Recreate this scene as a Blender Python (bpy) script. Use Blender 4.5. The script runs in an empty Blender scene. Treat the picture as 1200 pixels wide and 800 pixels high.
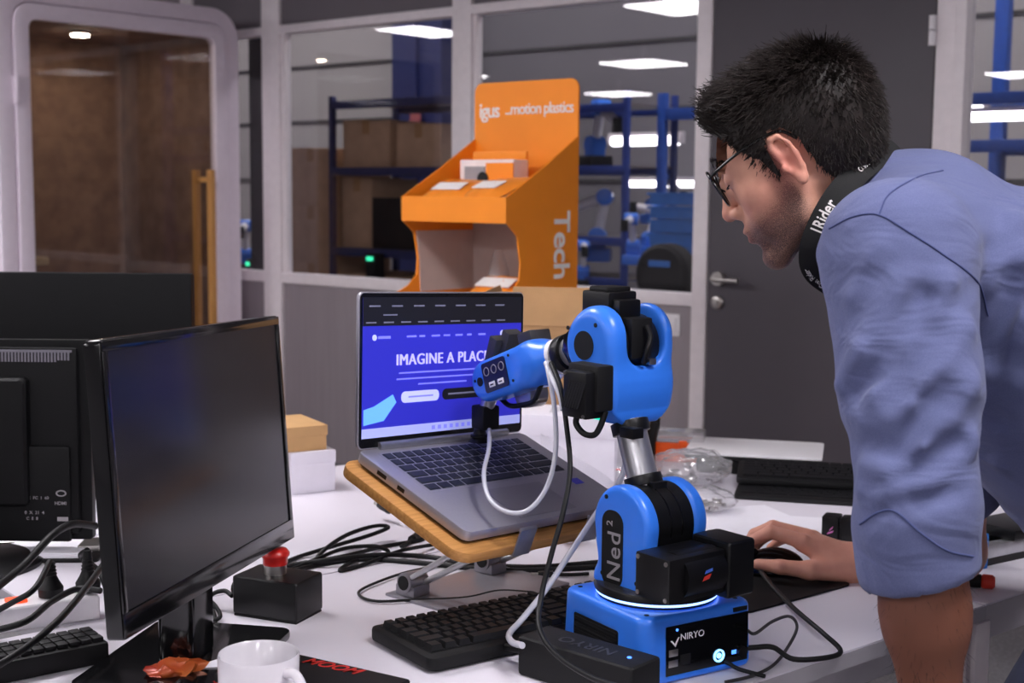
import bpy, bmesh, math, random
import numpy as np
from mathutils import Vector, Matrix
R = math.radians
random.seed(7); rng = np.random.default_rng(7)
SC = bpy.context.scene
COL = SC.collection

# ------------------------------------------------------------------ camera
FPX = 1600.0
PIT, ROLL, CZ = R(6.24), R(0.5), 1.36
CAM = np.array([0, 0, CZ])
_fw = np.array([0, math.cos(PIT), -math.sin(PIT)])
_u0 = np.array([0, math.sin(PIT), math.cos(PIT)]); _r0 = np.array([1., 0, 0])
_rt = _r0*math.cos(ROLL) + _u0*math.sin(ROLL)
_up = -_r0*math.sin(ROLL) + _u0*math.cos(ROLL)
cd = bpy.data.cameras.new('camera'); cam = bpy.data.objects.new('camera', cd); COL.objects.link(cam)
cd.sensor_width = 36; cd.lens = 36*FPX/1200; cd.clip_start = .05; cd.clip_end = 100
mw = Matrix.Identity(4)
for i in range(3):
    mw[i][0] = _rt[i]; mw[i][1] = _up[i]; mw[i][2] = -_fw[i]; mw[i][3] = CAM[i]
cam.matrix_world = mw
cd.dof.use_dof = True; cd.dof.focus_distance = 1.85; cd.dof.aperture_fstop = 7.0
SC.camera = cam
# ------------------------------------------------------------------ world, exposure
w = bpy.data.worlds.new('world'); SC.world = w; w.use_nodes = True
w.node_tree.nodes['Background'].inputs[0].default_value = (.55, .55, .62, 1)
w.node_tree.nodes['Background'].inputs[1].default_value = .12
SC.view_settings.view_transform = 'Standard'; SC.view_settings.look = 'None'
SC.view_settings.gamma = 1; SC.view_settings.use_curve_mapping = False
SC.view_settings.exposure = 0.13
PANEL_STRENGTH = 28.0        # the LED ceiling panels of the office
SHOP_FILL = 14.0             # unseen LED panels added to light the workshop behind the glass

# ------------------------------------------------------------------ pixel -> place helpers
def ray(x, y): return _fw + _rt*(x-600)/FPX + _up*(400-y)/FPX
def onz(x, y, z=.74):
    r = ray(x, y); return CAM + (z-CZ)/r[2]*r
def at(x, y, Y):
    r = ray(x, y); return CAM + Y/r[1]*r

# ------------------------------------------------------------------ materials
def lin(c):
    c = [v/255 for v in c]
    return [v/12.92 if v <= .04045 else ((v+.055)/1.055)**2.4 for v in c]
MATS = {}
def mat(name, rgb, rough=.5, metal=0, var=.06, scale=30, bump=0, bscale=200, spec=.5, coat=0, emit=None, estr=0, trans=0, alpha=1, stretch=None, sheen=0, rgb2=None, sss=0):
    m = bpy.data.materials.new(name); m.use_nodes = True; MATS[name] = m
    nt = m.node_tree; N = nt.nodes; L = nt.links
    p = N['Principled BSDF']
    c = lin(rgb)
    p.inputs['Roughness'].default_value = rough; p.inputs['Metallic'].default_value = metal
    p.inputs['Specular IOR Level'].default_value = spec
    p.inputs['Coat Weight'].default_value = coat
    p.inputs['Transmission Weight'].default_value = trans
    p.inputs['Alpha'].default_value = alpha
    p.inputs['Sheen Weight'].default_value = sheen
    if sss:
        p.inputs['Subsurface Weight'].default_value = sss; p.inputs['Subsurface Radius'].default_value = (.01, .004, .002)
    tc = N.new('ShaderNodeTexCoord'); mp = N.new('ShaderNodeMapping'); L.new(tc.outputs['Object'], mp.inputs[0])
    if stretch: mp.inputs['Scale'].default_value = stretch
    nz = N.new('ShaderNodeTexNoise'); nz.inputs['Scale'].default_value = scale; nz.inputs['Detail'].default_value = 4
    L.new(mp.outputs[0], nz.inputs['Vector'])
    rp = N.new('ShaderNodeValToRGB'); L.new(nz.outputs[0], rp.inputs[0])
    c2 = lin(rgb2) if rgb2 else [min(1, v*(1+var)) for v in c]
    c1 = c if rgb2 else [v*(1-var) for v in c]
    rp.color_ramp.elements[0].position = .3; rp.color_ramp.elements[1].position = .7
    rp.color_ramp.elements[0].color = (*c1, 1); rp.color_ramp.elements[1].color = (*c2, 1)
    L.new(rp.outputs[0], p.inputs['Base Color'])
    if bump:
        n2 = N.new('ShaderNodeTexNoise'); n2.inputs['Scale'].default_value = bscale; n2.inputs['Detail'].default_value = 3
        L.new(mp.outputs[0], n2.inputs['Vector'])
        b = N.new('ShaderNodeBump'); b.inputs['Strength'].default_value = bump; b.inputs['Distance'].default_value = .002
        L.new(n2.outputs[0], b.inputs['Height']); L.new(b.outputs[0], p.inputs['Normal'])
    if emit:
        p.inputs['Emission Color'].default_value = (*lin(emit), 1); p.inputs['Emission Strength'].default_value = estr
    return m
def glassmat(name, tint=(.9, .92, .94), refl=1.6, rough=0.0, ior=1.5):
    m = bpy.data.materials.new(name); m.use_nodes = True; MATS[name] = m
    nt = m.node_tree; N = nt.nodes; L = nt.links
    for n in list(N): N.remove(n)
    o = N.new('ShaderNodeOutputMaterial'); t = N.new('ShaderNodeBsdfTransparent'); t.inputs[0].default_value = (*tint, 1)
    g = N.new('ShaderNodeBsdfGlossy'); g.inputs['Roughness'].default_value = rough
    lw_ = N.new('ShaderNodeLayerWeight'); lw_.inputs[0].default_value = .5
    pw = N.new('ShaderNodeMath'); pw.operation = 'POWER'; pw.inputs[1].default_value = 5; L.new(lw_.outputs['Facing'], pw.inputs[0])
    ma = N.new('ShaderNodeMath'); ma.operation = 'MULTIPLY_ADD'; ma.inputs[1].default_value = .96; ma.inputs[2].default_value = .04; L.new(pw.outputs[0], ma.inputs[0])
    mu = N.new('ShaderNodeMath'); mu.operation = 'MULTIPLY'; mu.inputs[1].default_value = refl; mu.use_clamp = True
    mx = N.new('ShaderNodeMixShader'); L.new(ma.outputs[0], mu.inputs[0]); L.new(mu.outputs[0], mx.inputs[0])
    L.new(t.outputs[0], mx.inputs[1]); L.new(g.outputs[0], mx.inputs[2]); L.new(mx.outputs[0], o.inputs[0])
    return m
def emitmat(name, rgb, s):
    return mat(name, rgb, .5, var=.01, emit=rgb, estr=s)

# ------------------------------------------------------------------ things and parts
WM = {}
def thing(name, label, cat, loc=(0, 0, 0), rotz=0, group=None, kind=None, mtx=None):
    o = bpy.data.objects.new(name, None); COL.objects.link(o); o.empty_display_size = .05
    M_ = mtx if mtx is not None else Matrix.Translation(Vector([float(v) for v in loc])) @ Matrix.Rotation(rotz, 4, 'Z')
    o.matrix_world = M_
    WM[o.name] = M_.copy()
    if kind: o['kind'] = kind
    if label: o['label'] = label
    if cat: o['category'] = cat
    if group: o['group'] = group
    return o
def part(name, me, m, parent=None, label=None, world=False, loc=None, rotz=0, mtx=None):
    """links mesh as one object; coordinates are those of the parent (or of the world when world=True)"""
    o = bpy.data.objects.new(name, me); COL.objects.link(o)
    if m is not None:
        me.materials.clear(); me.materials.append(MATS[m] if isinstance(m, str) else m)
    loc_m = Matrix.Identity(4)
    if mtx is not None: loc_m = mtx
    elif loc is not None: loc_m = Matrix.Translation(Vector([float(v) for v in loc])) @ Matrix.Rotation(rotz, 4, 'Z')
    if parent is not None:
        o.parent = parent
        if world: me.transform(WM[parent.name].inverted())
        o.matrix_local = loc_m
        WM[o.name] = WM[parent.name] @ loc_m
    else:
        o.matrix_world = loc_m; WM[o.name] = loc_m.copy()
    if label: o['label'] = label
    return o
def tag(o, label=None, cat=None, group=None, kind=None):
    if label: o['label'] = label
    if cat: o['category'] = cat
    if group: o['group'] = group
    if kind: o['kind'] = kind
    return o
def solo(name, me, m, label, cat, group=None, loc=None, rotz=0, mtx=None, kind=None):
    return tag(part(name, me, m, None, loc=loc, rotz=rotz, mtx=mtx), label, cat, group, kind)

# ------------------------------------------------------------------ mesh builder
def crom(pts, n=8, closed=False):
    P = [np.array(p, float) for p in pts]
    if len(P) < 3: return P
    out = []
    m = len(P)
    rngk = range(m if closed else m-1)
    for i in rngk:
        p0 = P[(i-1) % m] if (closed or i > 0) else 2*P[0]-P[1]
        p1 = P[i]; p2 = P[(i+1) % m]
        p3 = P[(i+2) % m] if (closed or i+2 < m) else 2*P[-1]-P[-2]
        for k in range(n):
            t = k/n
            out.append(.5*((2*p1)+(-p0+p2)*t+(2*p0-5*p1+4*p2-p3)*t*t+(-p0+3*p1-3*p2+p3)*t**3))
    if not closed: out.append(P[-1])
    return out
class MB:
    def __init__(s): s.v = []; s.f = []
    def add(s, vs, fs):
        o = len(s.v); s.v += [tuple(float(c) for c in v) for v in vs]; s.f += [tuple(o+i for i in f) for f in fs]; return s
    def box(s, x0, x1, y0, y1, z0, z1, M=None):
        vs = [(x, y, z) for z in (z0, z1) for y in (y0, y1) for x in (x0, x1)]
        if M is not None: vs = [M @ Vector(v) for v in vs]
        return s.add(vs, [(0, 2, 3, 1), (4, 5, 7, 6), (0, 1, 5, 4), (2, 6, 7, 3), (0, 4, 6, 2), (1, 3, 7, 5)])
    def cbox(s, c, sz, M=None): return s.box(c[0]-sz[0]/2, c[0]+sz[0]/2, c[1]-sz[1]/2, c[1]+sz[1]/2, c[2]-sz[2]/2, c[2]+sz[2]/2, M)
    def tube(s, pts, r, n=8, caps=True, closed=False):
        P = [np.array(p, float) for p in pts]; m = len(P)
        rr = r if hasattr(r, '__len__') else [r]*m
        T = []
        for i in range(m):
            a = P[i-1] if (i > 0 or closed) else P[0]; b = P[(i+1) % m] if (i < m-1 or closed) else P[-1]
            t = b-a; T.append(t/(np.linalg.norm(t)+1e-12))
        nrm = np.cross(T[0], [0, 0, 1.]);
        if np.linalg.norm(nrm) < 1e-3: nrm = np.cross(T[0], [1., 0, 0])
        nrm /= np.linalg.norm(nrm)
        vs = []
        for i in range(m):
            nrm = nrm - T[i]*np.dot(nrm, T[i]); nrm /= (np.linalg.norm(nrm)+1e-12); bi = np.cross(T[i], nrm)
            for k in range(n):
                a = 2*math.pi*k/n; vs.append(P[i]+rr[i]*(math.cos(a)*nrm+math.sin(a)*bi))
        fs = []
        for i in range(m if closed else m-1):
            j = (i+1) % m
            for k in range(n): fs.append((i*n+k, i*n+(k+1) % n, j*n+(k+1) % n, j*n+k))
        if caps and not closed: fs += [tuple(range(n))[::-1], tuple((m-1)*n+k for k in range(n))]
        return s.add(vs, fs)
    def cyl(s, p, q, r, r2=None, n=20): return s.tube([p, q], [r, r if r2 is None else r2], n)
    def lathe(s, prof, c=(0, 0, 0), n=32, M=None):
        vs = []
        for (r, z) in prof:
            for k in range(n):
                a = 2*math.pi*k/n; v = Vector((r*math.cos(a), r*math.sin(a), z))
                if M is not None: v = M @ v
                vs.append((v[0]+c[0], v[1]+c[1], v[2]+c[2]))
        fs = []
        for i in range(len(prof)-1):
            for k in range(n): fs.append((i*n+k, i*n+(k+1) % n, (i+1)*n+(k+1) % n, (i+1)*n+k))
        fs += [tuple(range(n))[::-1], tuple((len(prof)-1)*n+k for k in range(n))]
        return s.add(vs, fs)
    def prism(s, out, h0, h1, M=None):
        n = len(out); vs = [(p[0], p[1], h0) for p in out]+[(p[0], p[1], h1) for p in out]
        if M is not None: vs = [M @ Vector(v) for v in vs]
        return s.add(vs, [tuple(range(n))[::-1], tuple(range(n, 2*n))]+[(i, (i+1) % n, n+(i+1) % n, n+i) for i in range(n)])
    def mesh(s, name='m', bevel=0, seg=2, smooth=True, ang=35):
        me = bpy.data.meshes.new(name); me.from_pydata(s.v, [], s.f); me.update()
        bm = bmesh.new(); bm.from_mesh(me)
        bmesh.ops.recalc_face_normals(bm, faces=bm.faces)
        if bevel:
            es = [e for e in bm.edges if len(e.link_faces) == 2 and e.calc_face_angle(0) > R(ang)]
            bmesh.ops.bevel(bm, geom=es, offset=bevel, segments=seg, profile=.6, affect='EDGES', clamp_overlap=True)
        bm.to_mesh(me); bm.free()
        if smooth: shade(me, ang)
        return me
def shade(me, ang=35):
    me.polygons.foreach_set('use_smooth', np.ones(len(me.polygons), bool)); me.set_sharp_from_angle(angle=R(ang)); me.update()
    return me
def rrect(w, h, r, n=5, cx=0, cy=0):
    o = []
    for (sx, sy, a0) in ((1, 1, 0), (-1, 1, 90), (-1, -1, 180), (1, -1, 270)):
        for k in range(n+1):
            a = R(a0+90*k/n); o.append((cx+sx*(w/2-r)+r*math.cos(a), cy+sy*(h/2-r)+r*math.sin(a)))
    return o
def circ(r, n=24, cx=0, cy=0, ry=None): return [(cx+r*math.cos(2*math.pi*k/n), cy+(ry or r)*math.sin(2*math.pi*k/n)) for k in range(n)]
def frame(o, x, y):
    """matrix with local X along x, local Y along y (z = x cross y), origin o"""
    x = Vector([float(v) for v in x]).normalized(); y = Vector([float(v) for v in y]); z = x.cross(y).normalized(); y = z.cross(x)
    m = Matrix.Identity(4)
    for i in range(3): m[i][0] = x[i]; m[i][1] = y[i]; m[i][2] = z[i]; m[i][3] = float(o[i])
    return m
def text(s, size, ext=.0004, M=None, bold=0, align='CENTER', spacing=1, shear=0):
    cu = bpy.data.curves.new('t', 'FONT'); cu.body = s; cu.size = size; cu.extrude = ext; cu.offset = bold*size; cu.space_character = spacing; cu.shear = shear
    cu.align_x = align; cu.align_y = 'CENTER'; cu.resolution_u = 3
    o = bpy.data.objects.new('t', cu); COL.objects.link(o)
    me = bpy.data.meshes.new_from_object(o.evaluated_get(bpy.context.evaluated_depsgraph_get()))
    bpy.data.objects.remove(o); bpy.data.curves.remove(cu)
    if M is not None: me.transform(M)
    return me
def merge(meshes, name='m'):
    bm = bmesh.new()
    for me in meshes: bm.from_mesh(me)
    o = bpy.data.meshes.new(name); bm.to_mesh(o); bm.free(); return o

# ------------------------------------------------------------------ signed distance modelling
class SDF:
    def __init__(s, lo, hi, h, dt=np.float32):
        s.lo = np.array(lo, float); s.h = h
        n = np.ceil((np.array(hi)-s.lo)/h).astype(int)+1
        ax = [np.arange(n[i], dtype=dt)*h+s.lo[i] for i in range(3)]
        s.X, s.Y, s.Z = np.meshgrid(*ax, indexing='ij')
        s.d = np.full(s.X.shape, 9, dt)
    def cap(s, a, b, ra, rb=None, sc=(1, 1, 1)):
        rb = ra if rb is None else rb
        a = np.array(a, float); b = np.array(b, float); sc = np.array(sc)
        A = a*sc; B = (b-a)*sc; bb = float(B@B)+1e-12
        x = s.X*sc[0]-A[0]; y = s.Y*sc[1]-A[1]; z = s.Z*sc[2]-A[2]
        t = np.clip((x*B[0]+y*B[1]+z*B[2])/bb, 0, 1)
        return (np.sqrt((x-t*B[0])**2+(y-t*B[1])**2+(z-t*B[2])**2)-(ra+(rb-ra)*t)).astype(np.float32)
    def ell(s, c, r, M=None):
        x = s.X-c[0]; y = s.Y-c[1]; z = s.Z-c[2]
        if M is not None:
            M = np.array(M)   # rows: local axes
            x, y, z = (M[0][0]*x+M[0][1]*y+M[0][2]*z, M[1][0]*x+M[1][1]*y+M[1][2]*z, M[2][0]*x+M[2][1]*y+M[2][2]*z)
        k0 = np.sqrt((x/r[0])**2+(y/r[1])**2+(z/r[2])**2); k1 = np.sqrt((x/r[0]**2)**2+(y/r[1]**2)**2+(z/r[2]**2)**2)+1e-9
        return (k0*(k0-1)/k1).astype(np.float32)
    def rbox(s, c, hs, r):
        qx = np.abs(s.X-c[0])-hs[0]+r; qy = np.abs(s.Y-c[1])-hs[1]+r; qz = np.abs(s.Z-c[2])-hs[2]+r
        return (np.sqrt(np.maximum(qx, 0)**2+np.maximum(qy, 0)**2+np.maximum(qz, 0)**2)+np.minimum(np.maximum(qx, np.maximum(qy, qz)), 0)-r).astype(np.float32)
    def ext(s, d2, coord, c0, h, r):
        w1 = d2+r; w2 = np.abs(coord-c0)-h+r
        return (np.sqrt(np.maximum(w1, 0)**2+np.maximum(w2, 0)**2)+np.minimum(np.maximum(w1, w2), 0)-r).astype(np.float32)
    def u(s, d, k=0): s.d = smin(s.d, d, k); return s
    def sub(s, d, k=0): s.d = -smin(-s.d, d, k); return s
    def mesh(s, ang=180):
        v, f = surfnet(s.d, s.lo, s.h)
        me = bpy.data.meshes.new('sdf'); me.vertices.add(len(v)); me.vertices.foreach_set('co', v.astype(np.float32).ravel())
        me.loops.add(f.size); me.polygons.add(len(f)); me.loops.foreach_set('vertex_index', f.astype(np.int32).ravel())
        me.polygons.foreach_set('loop_start', np.arange(0, f.size, 4, dtype=np.int32))
        me.update(calc_edges=True); me.validate()
        return shade(me, ang)
def smin(a, b, k):
    if k <= 0: return np.minimum(a, b)
    h = np.maximum(k-np.abs(a-b), 0)/k
    return (np.minimum(a, b)-h*h*k*.25).astype(np.float32)
def d2cap(x, y, a, b, ra, rb):
    B = (b[0]-a[0], b[1]-a[1]); bb = B[0]**2+B[1]**2+1e-12
    t = np.clip(((x-a[0])*B[0]+(y-a[1])*B[1])/bb, 0, 1)
    return np.sqrt((x-a[0]-t*B[0])**2+(y-a[1]-t*B[1])**2)-(ra+(rb-ra)*t)
def d2box(x, y, c, hs, r):
    qx = np.abs(x-c[0])-hs[0]+r; qy = np.abs(y-c[1])-hs[1]+r
    return np.sqrt(np.maximum(qx, 0)**2+np.maximum(qy, 0)**2)+np.minimum(np.maximum(qx, qy), 0)-r
def surfnet(v, lo, h):
    s = v < 0
    nx, ny, nz = v.shape
    cnt = np.zeros((nx-1, ny-1, nz-1), np.int8)
    for dx in (0, 1):
        for dy in (0, 1):
            for dz in (0, 1): cnt += s[dx:nx-1+dx, dy:ny-1+dy, dz:nz-1+dz]
    I, J, K = np.nonzero((cnt > 0) & (cnt < 8))
    idx = np.full(cnt.shape, -1, np.int32); idx[I, J, K] = np.arange(len(I))
    acc = np.zeros((len(I), 3)); num = np.zeros(len(I))
    for ax in range(3):
        for p in (0, 1):
            for q in (0, 1):
                o = [0, 0, 0]; o[(ax+1) % 3] = p; o[(ax+2) % 3] = q
                e = list(o); e[ax] = 1
                va = v[I+o[0], J+o[1], K+o[2]]; vb = v[I+e[0], J+e[1], K+e[2]]
                m = (va < 0) != (vb < 0); t = np.where(m, va/np.where(m, va-vb, 1), 0)
                c = np.zeros((len(I), 3)); c[:, 0] = o[0]; c[:, 1] = o[1]; c[:, 2] = o[2]; c[:, ax] = t
                acc[m] += c[m]; num[m] += 1
    pos = lo+(np.stack([I, J, K], 1)+acc/num[:, None])*h
    F = []
    for ax in range(3):
        a1, a2 = (ax+1) % 3, (ax+2) % 3
        sl0 = [slice(None)]*3; sl1 = [slice(None)]*3
        sl0[ax] = slice(0, v.shape[ax]-1); sl1[ax] = slice(1, v.shape[ax])
        A, B = s[tuple(sl0)], s[tuple(sl1)]
        e = np.stack(np.nonzero(A != B), 1)
        e = e[(e[:, a1] > 0) & (e[:, a2] > 0) & (e[:, a1] < v.shape[a1]-1) & (e[:, a2] < v.shape[a2]-1)]
        flip = A[e[:, 0], e[:, 1], e[:, 2]]
        q = []
        for (p1, p2) in ((1, 1), (0, 1), (0, 0), (1, 0)):
            c = e.copy(); c[:, a1] -= p1; c[:, a2] -= p2; q.append(idx[c[:, 0], c[:, 1], c[:, 2]])
        q = np.stack(q, 1); q[~flip] = q[~flip][:, ::-1]; F.append(q)
    return pos, np.concatenate(F)
class BSDF(SDF):
    """large grid; every primitive is evaluated only in the box around it"""
    def __init__(s, lo, hi, h):
        s.lo = np.array(lo, float); s.h = h
        n = np.ceil((np.array(hi)-s.lo)/h).astype(int)+1
        s.ax = [np.arange(n[i], dtype=np.float32)*np.float32(h)+np.float32(s.lo[i]) for i in range(3)]
        s.n = n; s.d = np.full(tuple(n), 9, np.float32)
    def box(s, lo, hi, mg):
        i0 = np.clip(((np.array(lo)-mg-s.lo)/s.h).astype(int), 0, s.n); i1 = np.clip(((np.array(hi)+mg-s.lo)/s.h).astype(int)+2, 0, s.n)
        return tuple(slice(int(a), int(b)) for a, b in zip(i0, i1))
    def put(s, sl, fn, k, sub):
        if any(q.stop <= q.start for q in sl): return
        g = SDF.__new__(SDF); g.X = s.ax[0][sl[0]][:, None, None]; g.Y = s.ax[1][sl[1]][None, :, None]; g.Z = s.ax[2][sl[2]][None, None, :]
        v = fn(g); s.d[sl] = -smin(-s.d[sl], v, k) if sub else smin(s.d[sl], v, k)
    def c(s, a, b, ra, rb=None, k=0, sub=False):
        rb = ra if rb is None else rb; a = np.array(a, float); b = np.array(b, float)
        s.put(s.box(np.minimum(a, b), np.maximum(a, b), max(ra, rb)+k+4*s.h), lambda g: g.cap(a, b, ra, rb), k, sub)
    def e(s, c, r, M=None, k=0, sub=False):
        c = np.array(c, float); s.put(s.box(c, c, max(r)+k+4*s.h), lambda g: g.ell(c, r, M), k, sub)
def xform(me, M): me.transform(M); return me
# ------------------------------------------------------------------ material list
mat('frame_white', (246, 238, 241), .35, var=.03)
mat('panel_grey', (150, 141, 146), .55, var=.05, scale=6, stretch=(6, 6, .4))
mat('upper_grey', (112, 106, 112), .6, var=.04, scale=4)
mat('door_grey', (84, 79, 86), .5, var=.04, scale=5, bump=.05)
mat('floor_carpet', (124, 122, 126), .95, var=.25, scale=90, bump=.3)
mat('ceiling_tile', (205, 203, 205), .9, var=.04, scale=40, bump=.2)
mat('wall_paint', (190, 186, 190), .9, var=.02)
mat('steel', (190, 186, 182), .3, 1, var=.05)
mat('aluminium', (200, 200, 204), .32, .9, var=.04, scale=80)
mat('silver_plastic', (150, 148, 156), .38, .55, var=.03, scale=200)
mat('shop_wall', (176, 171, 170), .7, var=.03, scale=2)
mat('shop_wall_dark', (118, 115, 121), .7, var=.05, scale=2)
mat('shop_navy', (34, 44, 96), .5, var=.1)
mat('joint_dark', (70, 68, 70), .8)
mat('shop_black', (14, 14, 16), .6)
mat('rack_blue', (38, 66, 150), .45, var=.1)
mat('rack_blue_bright', (44, 92, 190), .45, var=.1)
mat('shelf_board', (120, 112, 112), .7, var=.1)
mat('cardboard', (176, 136, 94), .85, var=.09, scale=14, stretch=(1, 1, 12), bump=.1)
mat('cardboard_dim', (194, 160, 130), .9, var=.1, scale=10, bump=.1)
mat('cardboard_tan', (200, 158, 108), .85, var=.06, scale=14, bump=.1)
mat('bin_blue', (58, 130, 222), .4, var=.05)
mat('robot_blue', (52, 128, 246), .36, var=.02, coat=.25, bump=.03, bscale=500)
mat('black_plastic', (11, 11, 13), .38, var=.1, bump=.04, bscale=400, spec=.4)
mat('black_matte', (17, 17, 19), .6, var=.12, bump=.15, bscale=500, spec=.3)
mat('black_gloss', (10, 10, 12), .12, var=.05)
mat('rubber', (14, 14, 16), .5, var=.1, spec=.35)
mat('white_plastic', (240, 237, 241), .35, var=.02)
mat('white_card', (232, 228, 238), .7, var=.02)
mat('paper', (240, 237, 246), .85, var=.015)
mat('desk_white', (224, 219, 229), .42, var=.012, scale=3)
mat('desk_edge', (176, 172, 180), .5, var=.02)
mat('orange', (246, 142, 24), .55, var=.04, scale=8)
mat('orange_bin', (246, 92, 18), .4, var=.04)
mat('print_white', (240, 236, 232), .6, var=.02)
mat('pod_shell', (238, 226, 238), .4, var=.02)
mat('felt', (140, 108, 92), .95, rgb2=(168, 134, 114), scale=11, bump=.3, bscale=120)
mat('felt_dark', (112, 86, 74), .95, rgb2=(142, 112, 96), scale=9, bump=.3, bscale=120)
mat('wood', (190, 134, 72), .5, rgb2=(214, 160, 96), scale=9, stretch=(10, 10, 1))
mat('beige', (200, 176, 140), .6)
glassmat('window_glass', (.93, .93, .945), 1.2)
glassmat('pod_glass', (.91, .905, .91), 1.0)
emitmat('led_panel', (255, 251, 255), PANEL_STRENGTH)
emitmat('led_panel_shop', (255, 250, 252), SHOP_FILL)
emitmat('led_tube', (255, 252, 255), 5.0)
emitmat('downlight_glow', (255, 240, 215), 120.0)
emitmat('led_green', (60, 230, 170), 1.6)
emitmat('led_blue', (70, 130, 255), 2.2)

# ------------------------------------------------------------------ the partition frame of reference (x along it, y behind it)
P0 = np.array([.77, 5.3, 0]); WA = R(-40)
WMX = Matrix.Translation(Vector(P0.tolist())) @ Matrix.Rotation(WA, 4, 'Z')
WXv = np.array([math.cos(WA), math.sin(WA), 0]); WNv = np.array([-math.sin(WA), math.cos(WA), 0])
def wl(x, y, n=0.):
    r = ray(x, y); t = ((P0-CAM) @ WNv+n)/(r @ WNv); p = CAM+t*r-P0; return p @ WXv, p[2]
def wthing(name, label, cat, x=0, y=0, z=0, rz=0, group=None, kind=None):
    return thing(name, label, cat, mtx=WMX @ Matrix.Translation((x, y, z)) @ Matrix.Rotation(rz, 4, 'Z'), group=group, kind=kind)
def wbox(b, bevel=.003): return MB().box(*b).mesh(bevel=bevel)
def ring(outer, inner, y0, y1):
    """frame between two outlines in xz with equal point count, from y0 to y1"""
    n = len(outer); vs = []
    for y in (y0, y1):
        vs += [(p[0], y, p[1]) for p in outer]; vs += [(p[0], y, p[1]) for p in inner]
    fs = []
    for i in range(n):
        j = (i+1) % n
        fs += [(i, j, n+j, n+i), (2*n+i, 3*n+i, 3*n+j, 2*n+j), (i, 2*n+i, 2*n+j, j), (n+i, n+j, 3*n+j, 3*n+i)]
    return MB().add(vs, fs)

# own room shell
st = dict(kind='structure')
tag(part('floor', MB().box(-12.5, 8, -14, 9, -.1, 0).mesh(), 'floor_carpet', mtx=WMX), **st)
ceil = tag(part('ceiling', MB().box(-12.5, 8, -12.5, 0.04, 2.78, 2.9).mesh(), 'ceiling_tile', mtx=WMX), **st)
tag(part('wall_right', MB().box(8, 8.1, -12.5, 0.0, 0, 2.78).mesh(), 'wall_paint', mtx=WMX), **st)
tag(part('wall_rear', MB().box(-12.5, 8, -12.6, -12.5, 0, 2.78).mesh(), 'wall_paint', mtx=WMX), **st)
tag(part('wall_left', MB().box(-12.6, -12.5, -12.5, 0.0, 0, 2.78).mesh(), 'wall_paint', mtx=WMX), **st)

# ceiling LED panels: a regular grid (their reflections show in the glass)
k = 0
PX = [5.34, 2.8, .27, -2.27, -4.8, -7.35]; PN = [-3.3, -6.45, -9.6]  # first column is out of view, added for more light on upright faces
near = {0: 'the desks', 1: 'the office middle', 2: 'the rear office'}
for j, n_ in enumerate(PN):
    for i, x_ in enumerate(PX):
        t = wthing('ceiling_light', None, 'ceiling light', x_, n_, 2.6, group='LED ceiling panels of the office')
        t['label'] = 'square LED ceiling panel, %s, row over %s' % (('rightmost', 'second from right', 'third from right', 'fourth from right', 'fifth from right', 'leftmost')[i], near[j])
        a = ring(rrect(.64, .64, .01), rrect(.6, .6, .01), 0, .02)
        fm = a.mesh(); fm.transform(Matrix.Rotation(R(90), 4, 'X')); part('frame', fm, 'frame_white', t)
        part('diffuser', MB().box(-.3, .3, -.3, .3, -.012, .0).mesh(), 'led_panel', t)
        part('suspension', MB().box(-.02, .02, -.02, .02, 0, .18).box(-.3, .3, -.3, .3, .0, .02).mesh(), 'frame_white', t)

# partition wall
wb_ = wthing('wall_back', None, None, kind='structure')
POSTS = [(-3.3, -3.2), (-2.635, -2.5), (-1.338, -1.225), (-.066, 0), (.885, .955), (2.45, 2.55), (4.0, 4.1), (5.1, 5.2)]
for (x0, x1) in POSTS:
    part('mullion', MB().box(x0, x1, -.035, .035, 0, 2.78).mesh(bevel=.004), 'frame_white', wb_)
part('mullion', MB().box(.955, .995, -.05, .03, 0, 2.78).mesh(bevel=.004), 'frame_white', wb_)
for (x0, x1) in ((-2.5, -2.474), (-1.225, -1.205)):
    part('glazing_bead', MB().box(x0, x1, -.02, .02, .95, 2.13).mesh(bevel=.003), 'frame_white', wb_)
SPANS = [(-3.2, -2.635), (-2.5, -1.338), (-1.225, -.066), (.995, 2.45), (2.55, 4.0), (4.1, 5.1)]
SZ = [(.895, .948), (.895, .948), (.922, .972), (.922, .972), (.922, .972), (.922, .972)]
for i, ((x0, x1), (s0, s1)) in enumerate(zip(SPANS, SZ)):
    part('rail', MB().box(x0, x1, -.035, .035, 2.128, 2.17).mesh(bevel=.004), 'frame_white', wb_)
    part('rail', MB().box(x0, x1, -.035, .035, s0, s1).mesh(bevel=.004), 'frame_white', wb_)
    part('panel', MB().box(x0+.003, x1-.003, -.02, .02, .02, s0-.002).mesh(bevel=.003), 'panel_grey', wb_)
    part('panel', MB().box(x0+.003, x1-.003, -.02, .02, 2.172, 2.78).mesh(bevel=.003), 'upper_grey', wb_)
    wn = wthing('window_%d' % (i+1), None, None, kind='structure')
    part('pane', MB().box(x0, x1, -.004, .004, s1, 2.128).mesh(smooth=False), 'window_glass', wn)
part('panel', MB().box(5.2, 8, -.02, .02, 0, 2.78).mesh(), 'panel_grey', wb_)
part('panel', MB().box(-12.5, -3.3, -.02, .02, 0, 2.78).mesh(), 'panel_grey', wb_)
part('panel', MB().box(0, .885, -.02, .02, 2.36, 2.78).mesh(), 'upper_grey', wb_)
part('head_rail', MB().box(0, .885, -.035, .035, 2.32, 2.36).mesh(bevel=.004), 'frame_white', wb_)

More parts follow.
